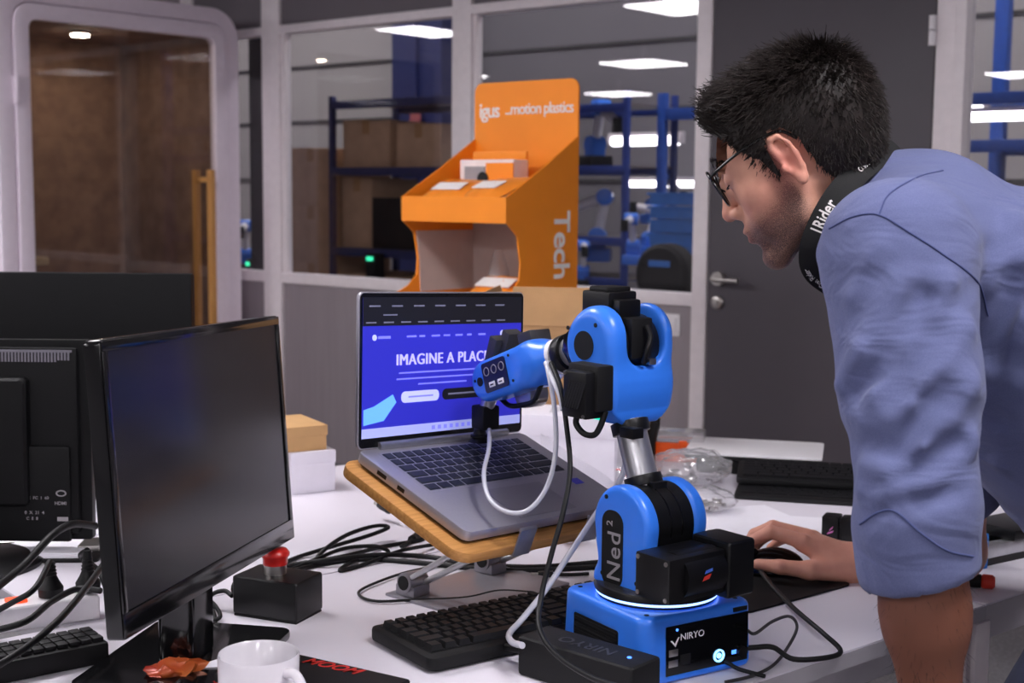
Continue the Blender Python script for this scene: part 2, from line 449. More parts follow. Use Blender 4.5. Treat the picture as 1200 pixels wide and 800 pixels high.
# door
dr = wthing('door_1', None, None, kind='structure')
part('leaf', MB().box(.006, .879, -.03, .02, .01, 2.315).mesh(bevel=.003), 'door_grey', dr)
h_ = part('door_handle', MB().cyl((.058, -.03, 1.037), (.058, -.05, 1.037), .027, n=24).cyl((.058, -.05, 1.037), (.058, -.085, 1.037), .011).tube(crom([(.058, -.08, 1.037), (.075, -.085, 1.037), (.17, -.085, 1.035)], 4), .0105, 12).mesh(), 'steel', dr)
part('lock_rose', MB().lathe([(.026, 0), (.026, .008), (.02, .012), (.008, .012), (.008, .018)], (.052, -.03, .945), 24, Matrix.Rotation(R(90), 4, 'X')).mesh(), 'steel', dr)
for z_ in (1.915, .3):
    part('hinge', MB().cyl((.876, -.045, z_-.05), (.876, -.045, z_-.002), .013, n=12).cyl((.876, -.045, z_+.002), (.876, -.045, z_+.05), .013, n=12).mesh(), 'white_plastic', dr)

# light switch
ls = wthing('light_switch', 'white square rocker light switch on the grey panel beside the door', 'light switch', -.165, -.02, .843)
part('plate', MB().box(-.044, .044, -.009, 0, -.044, .044).mesh(bevel=.004), 'white_plastic', ls)
part('rocker', MB().box(-.029, .029, -.015, -.008, -.03, .03).mesh(bevel=.003), 'white_plastic', ls)

# ------------------------------------------------------------------ workshop behind the glass
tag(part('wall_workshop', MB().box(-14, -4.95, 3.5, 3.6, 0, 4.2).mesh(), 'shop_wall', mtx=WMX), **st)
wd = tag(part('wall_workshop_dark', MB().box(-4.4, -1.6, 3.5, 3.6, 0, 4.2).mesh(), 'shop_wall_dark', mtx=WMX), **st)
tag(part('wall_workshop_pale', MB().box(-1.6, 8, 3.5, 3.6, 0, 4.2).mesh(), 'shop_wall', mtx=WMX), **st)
for n_, (x0, x1) in enumerate(((-14, -4.95), (-4.4, -1.6), (-1.6, 8))):
    for z_ in (1.45, 1.95, 2.42, 2.9):
        tag(part('trim_%d' % (10+n_*4+int(z_*2)), MB().box(x0, x1, 3.485, 3.5, z_-.012, z_+.012).mesh(), 'joint_dark', mtx=WMX), **st)
tag(part('ceiling_workshop', MB().box(-14, 8, .04, 3.6, 4.2, 4.3).mesh(), 'wall_paint', mtx=WMX), **st)
tag(part('wall_over_partition', MB().box(-14, 8, .04, .1, 2.78, 4.2).mesh(), 'wall_paint', mtx=WMX), **st)
for i in range(5):
    t = wthing('ceiling_light', 'high LED panel of the workshop behind the glass, %s from the left' % ('first', 'second', 'third', 'fourth', 'fifth')[i], 'ceiling light', -7.5+2.4*i, 1.9, 4.0, group='LED panels high in the workshop')
    part('diffuser', MB().box(-.6, .6, -.3, .3, -.012, 0).mesh(), 'led_panel_shop', t)
    part('housing', MB().box(-.62, .62, -.32, .32, 0, .2).mesh(), 'frame_white', t)

tag(part('column', MB().box(-4.95, -4.42, 3.2, 3.5, 0, 4.2).box(-4.72, -4.66, 3.17, 3.2, 0, 4.2).mesh(), 'shop_navy', mtx=WMX), 'wide navy steel column against the workshop wall', 'column')
cx0, _ = wl(293, 200, .25); cx1, _ = wl(313.5, 200, .25)
tag(part('column', MB().box(cx0, cx1, .25, .42, 0, 3.4).mesh(), 'shop_black', mtx=WMX), 'narrow black column behind the glass next to the booth', 'column')

def rack(label, x0, x1, y0, y1, levels, top, m, group='blue racks in the workshop', th=.05, pw=.035):
    t = wthing('storage_rack', label, 'rack', x0, y0, 0, group=group)
    w_, d_ = x1-x0, y1-y0
    for px_ in (0, w_):
        for py_ in (0, d_):
            part('post', MB().box(px_-pw/2, px_+pw/2, py_-pw/2, py_+pw/2, 0, top).mesh(bevel=.003), m, t)
    for z_ in levels:
        part('shelf', MB().box(0, w_, .01, d_-.01, z_-.012, z_).mesh(), 'shelf_board', t)
        for py_ in (-.02, d_+.0):
            part('beam', MB().box(.0, w_, py_, py_+.02, z_-th, z_).mesh(bevel=.003), m, t)
    return t
rack('dark blue rack with cardboard boxes behind the left window', -3.46, -2.1, 1.2, 1.75, (.45, 1.015, 1.5, 1.9), 1.93, 'shop_navy')
rack('blue rack full of robots behind the orange display', -2.75, -1.83, 2.0, 2.5, (.5, .86, 1.10, 1.52, 1.88), 1.95, 'rack_blue')
rack('bright blue rack with crates next to the door', -1.78, -.9, 2.3, 2.8, (.5, .95, 1.28, 1.86), 1.95, 'rack_blue_bright', th=.07, pw=.05)
rack('blue rack seen through the window right of the door', .12, 1.5, 2.0, 2.6, (.5, 1.0, 1.63, 1.855), 2.6, 'rack_blue_bright', th=.06, pw=.07)

def carton(label, x, y, z, sx, sy, sz, m='cardboard_dim', group='boxes in the workshop', rz=0):
    t = wthing('cardboard_box', label, 'box', x, y, z, rz, group)
    part('box_body', MB().box(-sx/2, sx/2, -sy/2, sy/2, 0, sz).mesh(bevel=.004), m, t)
    part('tape', MB().box(-.03, .03, -sy/2-.002, sy/2+.002, sz-.08, sz+.002).mesh(), 'cardboard', t)
    part('flap', MB().box(-sx/2, -.002, -sy/2, sy/2, sz, sz+.006).mesh(), m, t)
    return t
for i, (z0, h0) in enumerate(((0, .5), (.5, .4), (.9, .36), (1.26, .36), (1.62, .03))):
    if h0 > .1: carton('brown carton in the stack left of the navy rack, %s from the floor' % ('first', 'second', 'third', 'fourth')[i], -3.72, 1.5, z0, .42, .5, h0)
carton('pale brown carton on the middle shelf of the navy rack', -3.22, 1.45, 1.5, .4, .4, .28)
carton('dark brown carton on the middle shelf of the navy rack', -2.78, 1.45, 1.5, .36, .4, .25, 'cardboard_dim')
carton('tall brown carton on the low shelf of the navy rack', -3.3, 1.45, 1.015, .26, .4, .42)
carton('black carton on the low shelf of the navy rack', -2.86, 1.42, 1.015, .55, .4, .3, 'black_matte')
carton('brown carton lowest in the navy rack', -3.15, 1.45, .45, .45, .4, .4)
carton('brown carton at the foot of the crate rack beside the door', -1.2, 2.0, .0, .5, .4, .98)
carton('tan carton on the rack right of the door', .75, 2.3, 1.0, .5, .4, .3, 'cardboard')
carton('white carton on the rack right of the door', 1.1, 2.3, 1.63, .4, .4, .12, 'white_card')

# LED tubes
def tube_light(label, x0, x1, y, z, r=.022):
    t = wthing('tube_light', label, 'lamp', x0, y, z, group='LED tubes in the workshop')
    part('tube', MB().cyl((0.03, 0, 0), (x1-x0-.03, 0, 0), r, n=12).mesh(), 'led_tube', t)
    part('housing', MB().box(0, x1-x0, -.015, .03, r, r+.025).mesh(bevel=.003), 'frame_white', t)
    for e_ in (0, x1-x0-.03): part('end_cap', MB().box(e_, e_+.03, -.03, .03, -.02, .03).mesh(bevel=.003), 'frame_white', t)
xa, za = wl(714, 166, 2.9); xb, zb = wl(800, 163, 2.9)
tube_light('long LED tube under a shelf behind the blue racks', xa, xb, 2.9, za, .03)
xa, za = wl(1118, 138, 2.2); xb, zb = wl(1225, 137, 2.2)
tube_light('LED tube on the rack right of the door, upper one', xa, xb+.4, 2.2, za, .022)
xa, za = wl(1110, 127, 3.0); xb, zb = wl(1160, 127, 3.0)
tube_light('short far LED tube seen right of the door', xa, xb, 3.0, za, .022)
tube_light('white tube behind the crates, low one', -2.5, -1.5, 2.95, 1.42, .02)

# blue crates stacked
for i in range(9):
    t = wthing('storage_crate', 'light blue crate in the stack beside the door, %s from the top' % ('first', 'second', 'third', 'fourth', 'fifth', 'sixth', 'seventh', 'eighth', 'lowest')[i], 'crate', wl(801, 260, 1.6)[0], 1.6, 1.30-.072*i, group='light blue stacked crates')
    a = ring(rrect(.3, .22, .02), rrect(.28, .2, .015), 0, .065); me = a.mesh(); me.transform(Matrix.Rotation(R(90), 4, 'X')); me.transform(Matrix.Translation((0, 0, 0)))
    part('wall', me, 'bin_blue', t); part('rim', MB().box(-.158, .158, -.118, -.108, .05, .065).mesh(bevel=.002), 'bin_blue', t)
    part('bottom', MB().box(-.14, .14, -.1, .1, .0, .006).mesh(), 'bin_blue', t)
carton('brown carton under the light blue crates', wl(801, 330, 1.6)[0], 1.6, 0, .36, .3, .72)
# round black case
xk, zk = wl(781, 322, .9)
t = wthing('round_case', 'round black case with a blue badge behind the glass', 'case', xk, .9, 0)
part('shell', MB().lathe([(.0, -.06), (.13, -.06), (.15, -.04), (.15, .04), (.13, .06), (0, .06)], (0, 0, zk), 32, Matrix.Rotation(R(90), 4, 'X')).mesh(), 'black_matte', t)
part('badge', MB().box(-.06, .06, -.068, -.06, zk+.04, zk+.07).mesh(bevel=.003), 'bin_blue', t)
part('stand', MB().box(-.1, .1, -.08, .08, 0, zk-.12).mesh(bevel=.01), 'shelf_board', t)

# small robot arms on the racks
def mini_robot(label, x, y, z, rz, a1=20, a2=95, sc=1.0, flip=0):
    t = wthing('robot_arm', label, 'robot', x, y, z, rz, group='robots stored in the workshop')
    q = lambda g, h: (g*sc, h*sc)
    part('base', MB().box(-.07*sc, .07*sc, -.07*sc, .07*sc, 0, .07*sc).mesh(bevel=.012), 'black_plastic' if flip else 'robot_blue', t)
    sh = MB().cyl((-.045*sc, 0, .13*sc), (.045*sc, 0, .13*sc), .045*sc, n=16).box(-.04*sc, .04*sc, -.04*sc, .04*sc, .07*sc, .13*sc)
    part('shoulder', sh.mesh(bevel=.004), 'robot_blue', t)
    ex, ez = math.sin(R(a1))*.2*sc, .13*sc+math.cos(R(a1))*.2*sc
    part('link', MB().cyl((0, 0, .13*sc), (0, -ex, ez), .024*sc, n=12).mesh(), 'white_plastic', t)
    part('elbow', MB().cyl((-.045*sc, -ex, ez), (.045*sc, -ex, ez), .042*sc, n=16).mesh(bevel=.004), 'robot_blue', t)
    fx, fz = ex+math.sin(R(a2))*.18*sc, ez+math.cos(R(a2))*.18*sc
    part('forearm', MB().cyl((0, -ex, ez), (0, -fx, fz), .03*sc, .022*sc, n=12).mesh(), 'white_plastic', t)
    part('wrist', MB().cyl((0, -fx, fz+.03*sc), (0, -fx, fz-.05*sc), .028*sc, n=12).mesh(bevel=.003), 'black_plastic', t)
    return t
for lab, px_, py_, n_, rz_, a1_, a2_, sc_, fl_ in (
    ('blue robot arm on the top rack shelf beside the display', 697, 198, 2.25, R(70), 15, 120, 1.15, 1),
    ('blue and white robot arm on the second shelf behind the display', 700, 306, 2.2, R(-60), -10, 110, 1.2, 0),
    ('small blue robot arm low beside the round black case', 742, 310, 1.7, R(20), 20, 100, .8, 0),
    ('small blue robot arm leaning between the racks', 760, 300, 1.9, R(-30), -15, 80, .8, 0),
    ('blue robot arm low at the left, behind the robots', 683, 338, 2.0, R(40), 10, 100, .8, 1),
    ('pale robot arm in the middle of the crate rack', 765, 262, 2.5, R(100), 25, 130, .9, 0),
    ('blue robot arm far back, seen through the gap near the booth', 289, 320, .9, R(40), 5, 100, .9, 1)):
    x_, z_ = wl(px_, py_, n_); mini_robot(lab, x_, n_, z_, rz_, a1_, a2_, sc_, fl_)
# support under those not on a rack shelf
tag(part('workbench', MB().box(-3.2, -.62, .62, .95, 0, .06).mesh(), 'shelf_board', mtx=WMX), 'low grey plinth along the glass in the workshop', 'plinth')
# small lamps glowing green
for lab, px_, py_, n_, sx_ in (('small green indicator lamp low behind the left window', 434, 303, 1.1, .05), ('tiny green indicator lamp behind the glass by the booth', 291, 309, .6, .025)):
    x_, z_ = wl(px_, py_, n_); t = wthing('indicator_lamp', lab, 'lamp', x_, n_, 0)
    part('lens', MB().box(-sx_/2, sx_/2, -.012, 0, z_-.012, z_+.012).mesh(bevel=.005), 'led_green', t)
    part('box', MB().box(-sx_*.8, sx_*.8, 0, .08, 0, z_+.03).mesh(bevel=.004), 'black_matte', t)
x_, z_ = wl(487, 143, 3.16)
solo('safety_sign', MB().box(x_-.05, x_+.05, 3.15, 3.165, z_-.1, z_+.1).mesh(), mat('sign_red', (170, 92, 96), .6), 'small faded red notice on the navy column', 'sign', mtx=WMX)

# ------------------------------------------------------------------ phone booth
PE = R(48); KP = np.array([-1.36, 6.85, 0])
PMX = Matrix.Translation(Vector(KP.tolist())) @ Matrix.Rotation(PE, 4, 'Z')
pod = thing('phone_booth', 'white framed acoustic phone booth with a glass door and brown felt inside', 'phone booth', mtx=PMX)
H_, W_ = 2.235, 1.265
ro = lambda ix, r, zt=None: rrect(W_-2*ix, H_-2*ix, r, 8, -W_/2, H_/2)
part('shell', ring(ro(0, .15), ro(.075, .085), 0, .95).mesh(bevel=.01, ang=50), 'pod_shell', pod)
df = part('door_frame', ring(ro(.079, .082), ro(.148, .04), -.012, .04).mesh(bevel=.006, ang=50), 'pod_shell', pod)
part('pane', MB().box(-W_+.14, -.14, .01, .018, .14, H_-.14).mesh(smooth=False), 'pod_glass', pod)
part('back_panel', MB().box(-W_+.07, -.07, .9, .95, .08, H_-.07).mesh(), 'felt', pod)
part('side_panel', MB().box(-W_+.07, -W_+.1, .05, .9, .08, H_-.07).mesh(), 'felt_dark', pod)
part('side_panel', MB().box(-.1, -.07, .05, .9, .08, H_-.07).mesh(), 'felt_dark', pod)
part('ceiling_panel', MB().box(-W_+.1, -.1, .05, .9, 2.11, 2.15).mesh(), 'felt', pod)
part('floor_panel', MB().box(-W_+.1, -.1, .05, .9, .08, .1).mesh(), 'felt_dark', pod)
dl = part('downlight', MB().cyl((-.60, .45, 2.11), (-.60, .45, 2.095), .05, n=24).mesh(), 'frame_white', pod)
part('lens', MB().cyl((-.60, .45, 2.094), (-.60, .45, 2.09), .04, n=24).mesh(), 'downlight_glow', dl)
part('shelf', MB().box(-W_+.1, -W_+.5, .5, .9, .99, 1.03).mesh(bevel=.01), 'beige', pod)
for y_ in (-.06, .06):
    hb = part('handle', MB().box(-.235, -.205, y_-.016, y_+.016, .35, 1.455).mesh(bevel=.004), 'wood', pod)
part('handle_bolt', MB().box(-.228, -.212, -.05, .05, 1.395, 1.42).mesh(), 'wood', pod)
for z_ in (1.78, .5):
    part('hinge', MB().box(-W_+.07, -W_+.09, -.03, 0, z_-.06, z_+.06).mesh(bevel=.004), 'pod_shell', pod)
for x_ in (-W_+.15, -.15):
    for y_ in (.1, .85): part('foot', MB().cyl((x_, y_, 0), (x_, y_, .01), .03).mesh(), 'rubber', pod)
# ------------------------------------------------------------------ desks
TA = R(39.6); TO = np.array([.309, 1.686, 0])
TX = np.array([math.cos(TA), math.sin(TA), 0]); TY = np.array([-math.sin(TA), math.cos(TA), 0])
TMX = Matrix.Translation(Vector(TO.tolist())) @ Matrix.Rotation(TA, 4, 'Z')
def desk(label, a0, a1, b0, b1):
    t = thing('desk', label, 'desk', mtx=TMX @ Matrix.Translation((a0, b0, 0)), group='white office desks')
    w_, d_ = a1-a0-.002, b1-b0-.002
    part('tabletop', MB().box(0, w_, 0, d_, .715, .74).mesh(bevel=.002), 'desk_white', t)
    part('edge_band', MB().box(-.0006, w_+.0006, -.0012, d_+.0012, .7155, .737).mesh(), 'desk_edge', t)
    for y_ in (.03, d_-.07): part('apron', MB().box(.05, w_-.05, y_, y_+.03, .665, .715).mesh(bevel=.003), 'desk_edge', t)
    for x_ in (.01, w_-.05):
        part('side_rail', MB().box(x_, x_+.04, .03, d_-.03, .675, .715).mesh(bevel=.003), 'desk_edge', t)
        for y_ in (.02, d_-.06): part('leg', MB().box(x_, x_+.04, y_, y_+.04, 0, .7).mesh(bevel=.003), 'frame_white', t)
    return t
desk('white desk carrying the blue robot and the laptop', -1.08, .545, 0, .76)
desk('white desk with the pair of boxes, back to back behind the robot desk', -.6, 1.2, .762, 1.5)
desk('white desk right of the robot desk, behind the man', .545, 2.1, 0, .76)

# ------------------------------------------------------------------ office lamps done above; orange display
OY = 3.75
o_ = at(594, 262, OY)
DMX = Matrix.Translation((float(o_[0]), float(o_[1]), 0)) @ Matrix.Rotation(WA, 4, 'Z')   # origin: front right corner of the upper tray
dp = thing('product_display', 'orange cardboard floor display with two trays in front of the glass wall', 'display stand', mtx=DMX)
WD, DD = .40, .315
zt0 = o_[2]; zt1 = zt0+.072        # tray lip
ztop = zt0+.415
def py_out(x0, x1, y0, y1): return [(x0, y0), (x1, y0), (x1, y1), (x0, y1)]
# back panel with rounded top, in xz
bp = [(-WD, 0), (0, 0)] + [(p[0], p[1]) for p in [(0-.03+.03*math.cos(R(a)), ztop-.03+.03*math.sin(R(a))) for a in range(0, 91, 15)]] + [(-WD+.03+.03*math.cos(R(a)), ztop-.03+.03*math.sin(R(a))) for a in range(90, 181, 15)]
MXZ = Matrix(((1, 0, 0, 0), (0, 0, -1, 0), (0, 1, 0, 0), (0, 0, 0, 1)))   # (x,y,h)->(x,-h,y)
part('back_panel', MB().prism(bp, -DD-.006, -DD, MXZ).mesh(), 'orange', dp)
# side panels, outline in (y,z): wide foot, cut-out between the trays, slope above the tray
zl = zt0-.21                           # top of the lower tray lip
side = [(-.03, 0), (-.03, zl), (.02, zl+.02), (.055, zl+.05), (.06, zl+.1), (.045, zt0-.035), (.0, zt0), (.0, zt1), (.16, zt1+.085), (DD, zt1+.175), (DD, 0)]
MYZ = Matrix(((0, 0, 1, 0), (1, 0, 0, 0), (0, 1, 0, 0), (0, 0, 0, 1)))    # (y,z,h)->(h,y,z)
mat('display_inner', (196, 178, 172), .8, var=.03)
for x_ in (-.005, -WD):
    part('side_panel', MB().prism(side, x_, x_+.005, MYZ).mesh(smooth=False), 'orange', dp)
part('side_lining', MB().prism([(.07, zl), (.065, zl+.1), (.05, zt0-.03), (DD-.01, zt0-.03), (DD-.01, zl)], -WD+.005, -WD+.008, MYZ).mesh(smooth=False), 'display_inner', dp)
part('back_lining', MB().box(-WD+.006, -.006, DD-.012, DD-.006, zl, zt0-.01).mesh(), 'display_inner', dp)
part('tray_front', MB().box(-WD, 0, -.004, .001, zt0, zt1).mesh(), 'orange', dp)
part('tray_bottom', MB().box(-WD+.005, -.005, .0, DD, zt0, zt0+.005).mesh(), 'display_inner', dp)
part('lower_front', MB().box(-WD, 0, -.035, -.03, 0, zl).mesh(), 'orange', dp)
part('lower_bottom', MB().box(-WD+.005, -.005, -.03, DD, zl-.03, zl-.025).mesh(), 'display_inner', dp)
part('foot', MB().box(-WD+.01, -.01, -.02, DD-.01, 0, .02).mesh(), 'orange', dp)
MF = Matrix(((1, 0, 0, 0), (0, 0, -1, 0), (0, 1, 0, 0), (0, 0, 0, 1)))
part('lettering', text('igus', .062, .0005, Matrix.Translation((-WD+.062, DD-.002, ztop-.085)) @ MF, .012, spacing=.88), 'print_white', dp, label='white lettering on the orange header')
part('lettering', text('...motion plastics', .047, .0005, Matrix.Translation((-.145, DD-.002, ztop-.083)) @ MF, .006, spacing=.86), 'print_white', dp, label='white slogan on the orange header')
MT = Matrix.Translation((.0015, .24, zt0-.065)) @ Matrix(((0, 0, 1, 0), (0, 1, 0, 0), (-1, 0, 0, 0), (0, 0, 0, 1)))
part('lettering', text('Tech', .102, .0005, MT, .018, spacing=.95), 'print_white', dp, label='white vertical lettering on the right side')
# goods in the display
def DW(x, y, z, rz=0): return DMX @ Matrix.Translation((x, y, z)) @ Matrix.Rotation(rz, 4, 'Z')
mat('pouch_orange', (238, 140, 40), .3, var=.1, scale=20, coat=.3)
mat('pouch_white', (232, 216, 212), .35, var=.05)
mat('grey_print', (150, 146, 150), .6)
def pouch(label, x, y, z, sx, sy, sz, m, rz=0, tilt=0):
    t = thing('sample_pouch', label, 'pouch', mtx=DW(x, y, z, rz) @ Matrix.Rotation(tilt, 4, 'X'), group='goods in the orange display')
    b = MB(); n = 10; vs = []; fs = []
    for s_ in (1, -1):
        o0 = len(vs)
        for i in range(n+1):
            for j in range(n+1):
                u, v = i/n*2-1, j/n*2-1
                hgt = (1-abs(u)**3)*(1-abs(v)**3)
                vs.append((u*sx/2, v*sy/2, sz/2+s_*sz/2*(hgt+.06*math.sin(9*u+5*v)*hgt)))
        for i in range(n):
            for j in range(n):
                a = o0+i*(n+1)+j; q = (a, a+n+1, a+n+2, a+1); fs.append(q if s_ > 0 else q[::-1])
    b.add(vs, fs); part('bag', b.mesh(ang=60), m, t)
    part('seal', MB().box(-sx/2, sx/2, sy/2-.004, sy/2+.012, sz*.45, sz*.55).mesh(), m, t)
    part('print_band', MB().box(-sx*.3, sx*.3, -sy*.25, sy*.1, sz*.98, sz*1.02).mesh(), 'print_white' if m == 'pouch_orange' else 'pouch_orange', t)
    return t
pouch('orange pouch at the left end of the upper tray', -.285, .1, zt0+.07, .17, .14, .04, 'pouch_orange', .1, R(24))
pouch('white pouch under the orange one in the upper tray', -.27, .085, zt0+.035, .18, .1, .04, 'pouch_white', 0, R(14))
pouch('orange pouch in the middle of the upper tray', -.13, .105, zt0+.075, .18, .14, .04, 'pouch_orange', -.2, R(24))
pouch('white pouch at the right of the upper tray', -.11, .085, zt0+.035, .18, .1, .05, 'pouch_white', .05, R(14))
bx_ = thing('sample_box', 'orange and white open box standing in the upper tray', 'box', mtx=DW(-.225, .2, zt0+.04, .05), group='goods in the orange display')
part('box_body', MB().box(-.1, .1, -.03, .04, 0, .14).mesh(bevel=.003), 'pouch_white', bx_)
part('front_print', MB().box(0.0, .1, -.034, -.0305, .0, .13).mesh(), 'orange', bx_)
part('window', MB().box(-.08, -.005, -.034, -.0305, .03, .12).mesh(), 'grey_print', bx_)
part('picture', MB().prism(circ(.02, 12, -.01, .085), .0345, .037, MXZ).mesh(), 'black_plastic', bx_)
part('lid', MB().box(-.1, .1, .03, .04, .14, .165).mesh(bevel=.003), 'orange', bx_)
lbx = thing('sample_box', 'flat orange box with white slogan leaning in the upper tray', 'box', mtx=DW(-.2, .14, zt0+.01, 0), group='goods in the orange display')
part('box_body', MB().box(-.14, .14, -.015, .015, 0, .092).mesh(bevel=.003), 'orange', lbx)
part('lettering', text('motion plastics', .024, .0004, Matrix.Translation((-.02, -.0165, .07)) @ MF, .004), 'print_white', lbx)
pouch('orange and white bag in the lower tray', -.12, .13, zl-.02, .2, .15, .07, 'pouch_orange', .1, R(24))
pouch('white bag with dark parts in the lower tray', -.11, .04, zl-.024, .16, .08, .035, 'pouch_white')
bt = thing('sample_bag', 'clear upright bag at the back of the lower tray', 'bag', mtx=DW(-.2, .2, zl-.024), group='goods in the orange display')
def filmmat():
    m = glassmat('clear_film', (.95, .95, .96), 2.0, .18); nt = m.node_tree; N = nt.nodes; L = nt.links
    out = [n for n in N if n.type == 'OUTPUT_MATERIAL'][0]; src = out.inputs[0].links[0].from_socket
    d = N.new('ShaderNodeBsdfDiffuse'); d.inputs[0].default_value = (.8, .8, .82, 1); mx = N.new('ShaderNodeMixShader'); mx.inputs[0].default_value = .16
    L.new(src, mx.inputs[1]); L.new(d.outputs[0], mx.inputs[2]); L.new(mx.outputs[0], out.inputs[0])
filmmat()
part('film', MB().lathe([(.03, 0), (.04, .03), (.03, .09), (.012, .15)], n=10).mesh(), 'clear_film', bt)
part('filling', MB().lathe([(.024, .002), (.026, .02), (.01, .03)], n=8).mesh(), 'wood', bt)

# ------------------------------------------------------------------ things on the back desk
def tb(x, y, z=.74): return onz(x, y, z)
# kraft box on white box
p = tb(342, 580); q = tb(393, 574.5); rz = math.atan2(q[1]-p[1], q[0]-p[0])
ln = float(np.linalg.norm(q-p))
wbx = thing('gift_box', 'plain white carton under the small kraft box on the back desk', 'box', p, rz)
part('box_body', MB().box(-.0, ln, 0, .12, 0, .085).mesh(bevel=.002), 'white_card', wbx)
part('lid', MB().box(-.0015, ln+.0015, -.0015, .1215, .06, .0865).mesh(bevel=.002), 'white_card', wbx)
kbx = thing('kraft_box', 'small brown kraft box lying on the white carton', 'box', p+np.array([-.02*math.cos(rz), 0, .0867]), rz)
part('box_body', MB().box(-.025, ln-.0, -.0, .15, 0, .05).mesh(bevel=.002), 'cardboard_tan', kbx)
part('lid', MB().box(-.027, ln+.002, -.002, .152, .03, .052).mesh(bevel=.002), 'cardboard_tan', kbx)

# open kraft carton behind the robot
cz_ = .74
p = at(640, 520, 3.12); cbx = thing('open_carton', 'open brown cardboard carton with raised flaps behind the robot', 'box', (p[0], 3.12, cz_), R(-8))
w2, d2, h2 = .2, .2, .325
for (a, b_, c, d) in ((-w2/2, w2/2, -d2/2, -d2/2+.004), (-w2/2, w2/2, d2/2-.004, d2/2), (-w2/2, -w2/2+.004, -d2/2, d2/2), (w2/2-.004, w2/2, -d2/2, d2/2)):
    part('wall', MB().box(a, b_, c, d, 0, h2).mesh(), 'cardboard', cbx)
part('bottom', MB().box(-w2/2, w2/2, -d2/2, d2/2, 0, .004).mesh(), 'cardboard', cbx)
for (o3, rx, ry, sx, sy) in (((0, -d2/2, h2), R(78), 0, w2, .075), ((0, d2/2, h2), R(60), 0, w2, .08)):
    part('flap', MB().box(-sx/2, sx/2, 0, sy, -.002, .002).mesh(), 'cardboard', cbx, mtx=Matrix.Translation(o3) @ Matrix.Rotation(rx, 4, 'X'))
part('flap', MB().box(0, .09, -d2/2, d2/2, -.002, .002).mesh(), 'cardboard', cbx, mtx=Matrix.Translation((w2/2, 0, h2)) @ Matrix.Rotation(R(-22), 4, 'Y'))
part('flap', MB().box(-.08, 0, -d2/2, d2/2, -.002, .002).mesh(), 'cardboard', cbx, mtx=Matrix.Translation((-w2/2, 0, h2)) @ Matrix.Rotation(R(70), 4, 'Y'))

# white carton in front of it
p = at(655, 540, 2.86); wc = thing('white_carton', 'white carton on the back desk between laptop and robot', 'box', (p[0], 2.86, .74), R(-14))
part('box_body', MB().box(-.13, .13, -.06, .08, 0, .155).mesh(bevel=.003), 'white_card', wc)
part('lid', MB().box(-.133, .133, -.063, .083, .115, .16).mesh(bevel=.003), 'white_card', wc)
# zip bag leaning against it
zb = thing('zip_bag', 'clear plastic bag with a red zip line leaning on the white carton', 'bag', (p[0]+.06, 2.74, .74), R(-10))
vs = []; fs = []; n = 14
for i in range(n+1):
    for j in range(n+1):
        u, v = i/n, j/n
        vs.append(((u-.5)*.2+.01*math.sin(7*v), .03+.07*v-.02*math.sin(5*u+3*v)-.05*(1-v)*(1-u), .003+.17*v*(1-.1*math.sin(4*u))))
for i in range(n):
    for j in range(n): a = i*(n+1)+j; fs.append((a, a+n+1, a+n+2, a+1))
part('film', MB().add(vs, fs).mesh(ang=80), 'clear_film', zb)
mat('zip_red', (226, 110, 110), .4)
part('zip_line', MB().tube([vs[(n+1)*i+min(n, int(13-i*.9))] for i in range(2, 13)], .0016, 6).mesh(), 'zip_red', zb)

# orange parts bin
p = tb(790, 527); ob = thing('parts_bin', 'small orange parts bin with a clear lid on the back desk', 'bin', (p[0], 3.16, .74), R(-12))
part('bin_body', MB().box(-.055, .055, -.04, .05, 0, .045).mesh(bevel=.004), 'orange_bin', ob)
part('lid', MB().box(-.057, .057, -.042, .052, .046, .066).mesh(bevel=.003), 'clear_film', ob)
part('latch', MB().box(.0, .02, -.05, -.04, .012, .052).mesh(bevel=.003), 'orange_bin', ob)
bdv = thing('handheld_tool', 'black tool standing beside the orange parts bin', 'tool', (p[0]-.075, 3.12, .74), 0)
part('body', MB().tube([(0, 0, 0), (.0, 0, .05), (.012, 0, .095)], [.014, .014, .012], 10).mesh(), 'black_plastic', bdv)
part('cap', MB().cyl((.012, 0, .094), (.014, 0, .105), .01, n=10).mesh(), 'rubber', bdv)

# closed silver laptop on a black block
p1 = onz(800, 532, .79); p2 = onz(862, 560, .775)
lp = thing('closed_laptop', 'closed white laptop lying on a black dock on the back desk', 'laptop', (.555, 3.06, .775), R(-14))
bm_ = part('base', MB().prism(rrect(.3, .2, .012), .0, .007).mesh(bevel=.002), 'black_plastic', lp)
part('lid', MB().prism(rrect(.302, .202, .012), .008, .014).mesh(bevel=.002), 'white_plastic', lp)
part('hinge', MB().cyl((-.1, .1, .007), (.1, .1, .007), .005).mesh(), 'black_plastic', lp)
dk = thing('dock', 'flat black dock under the closed white laptop', 'dock', (.56, 3.06, .74), R(-14))
part('body', MB().prism(rrect(.26, .17, .015), 0, .03).mesh(bevel=.004), 'black_matte', dk)
part('foot', MB().prism(rrect(.2, .12, .01), .03, .0349).mesh(), 'rubber', dk)

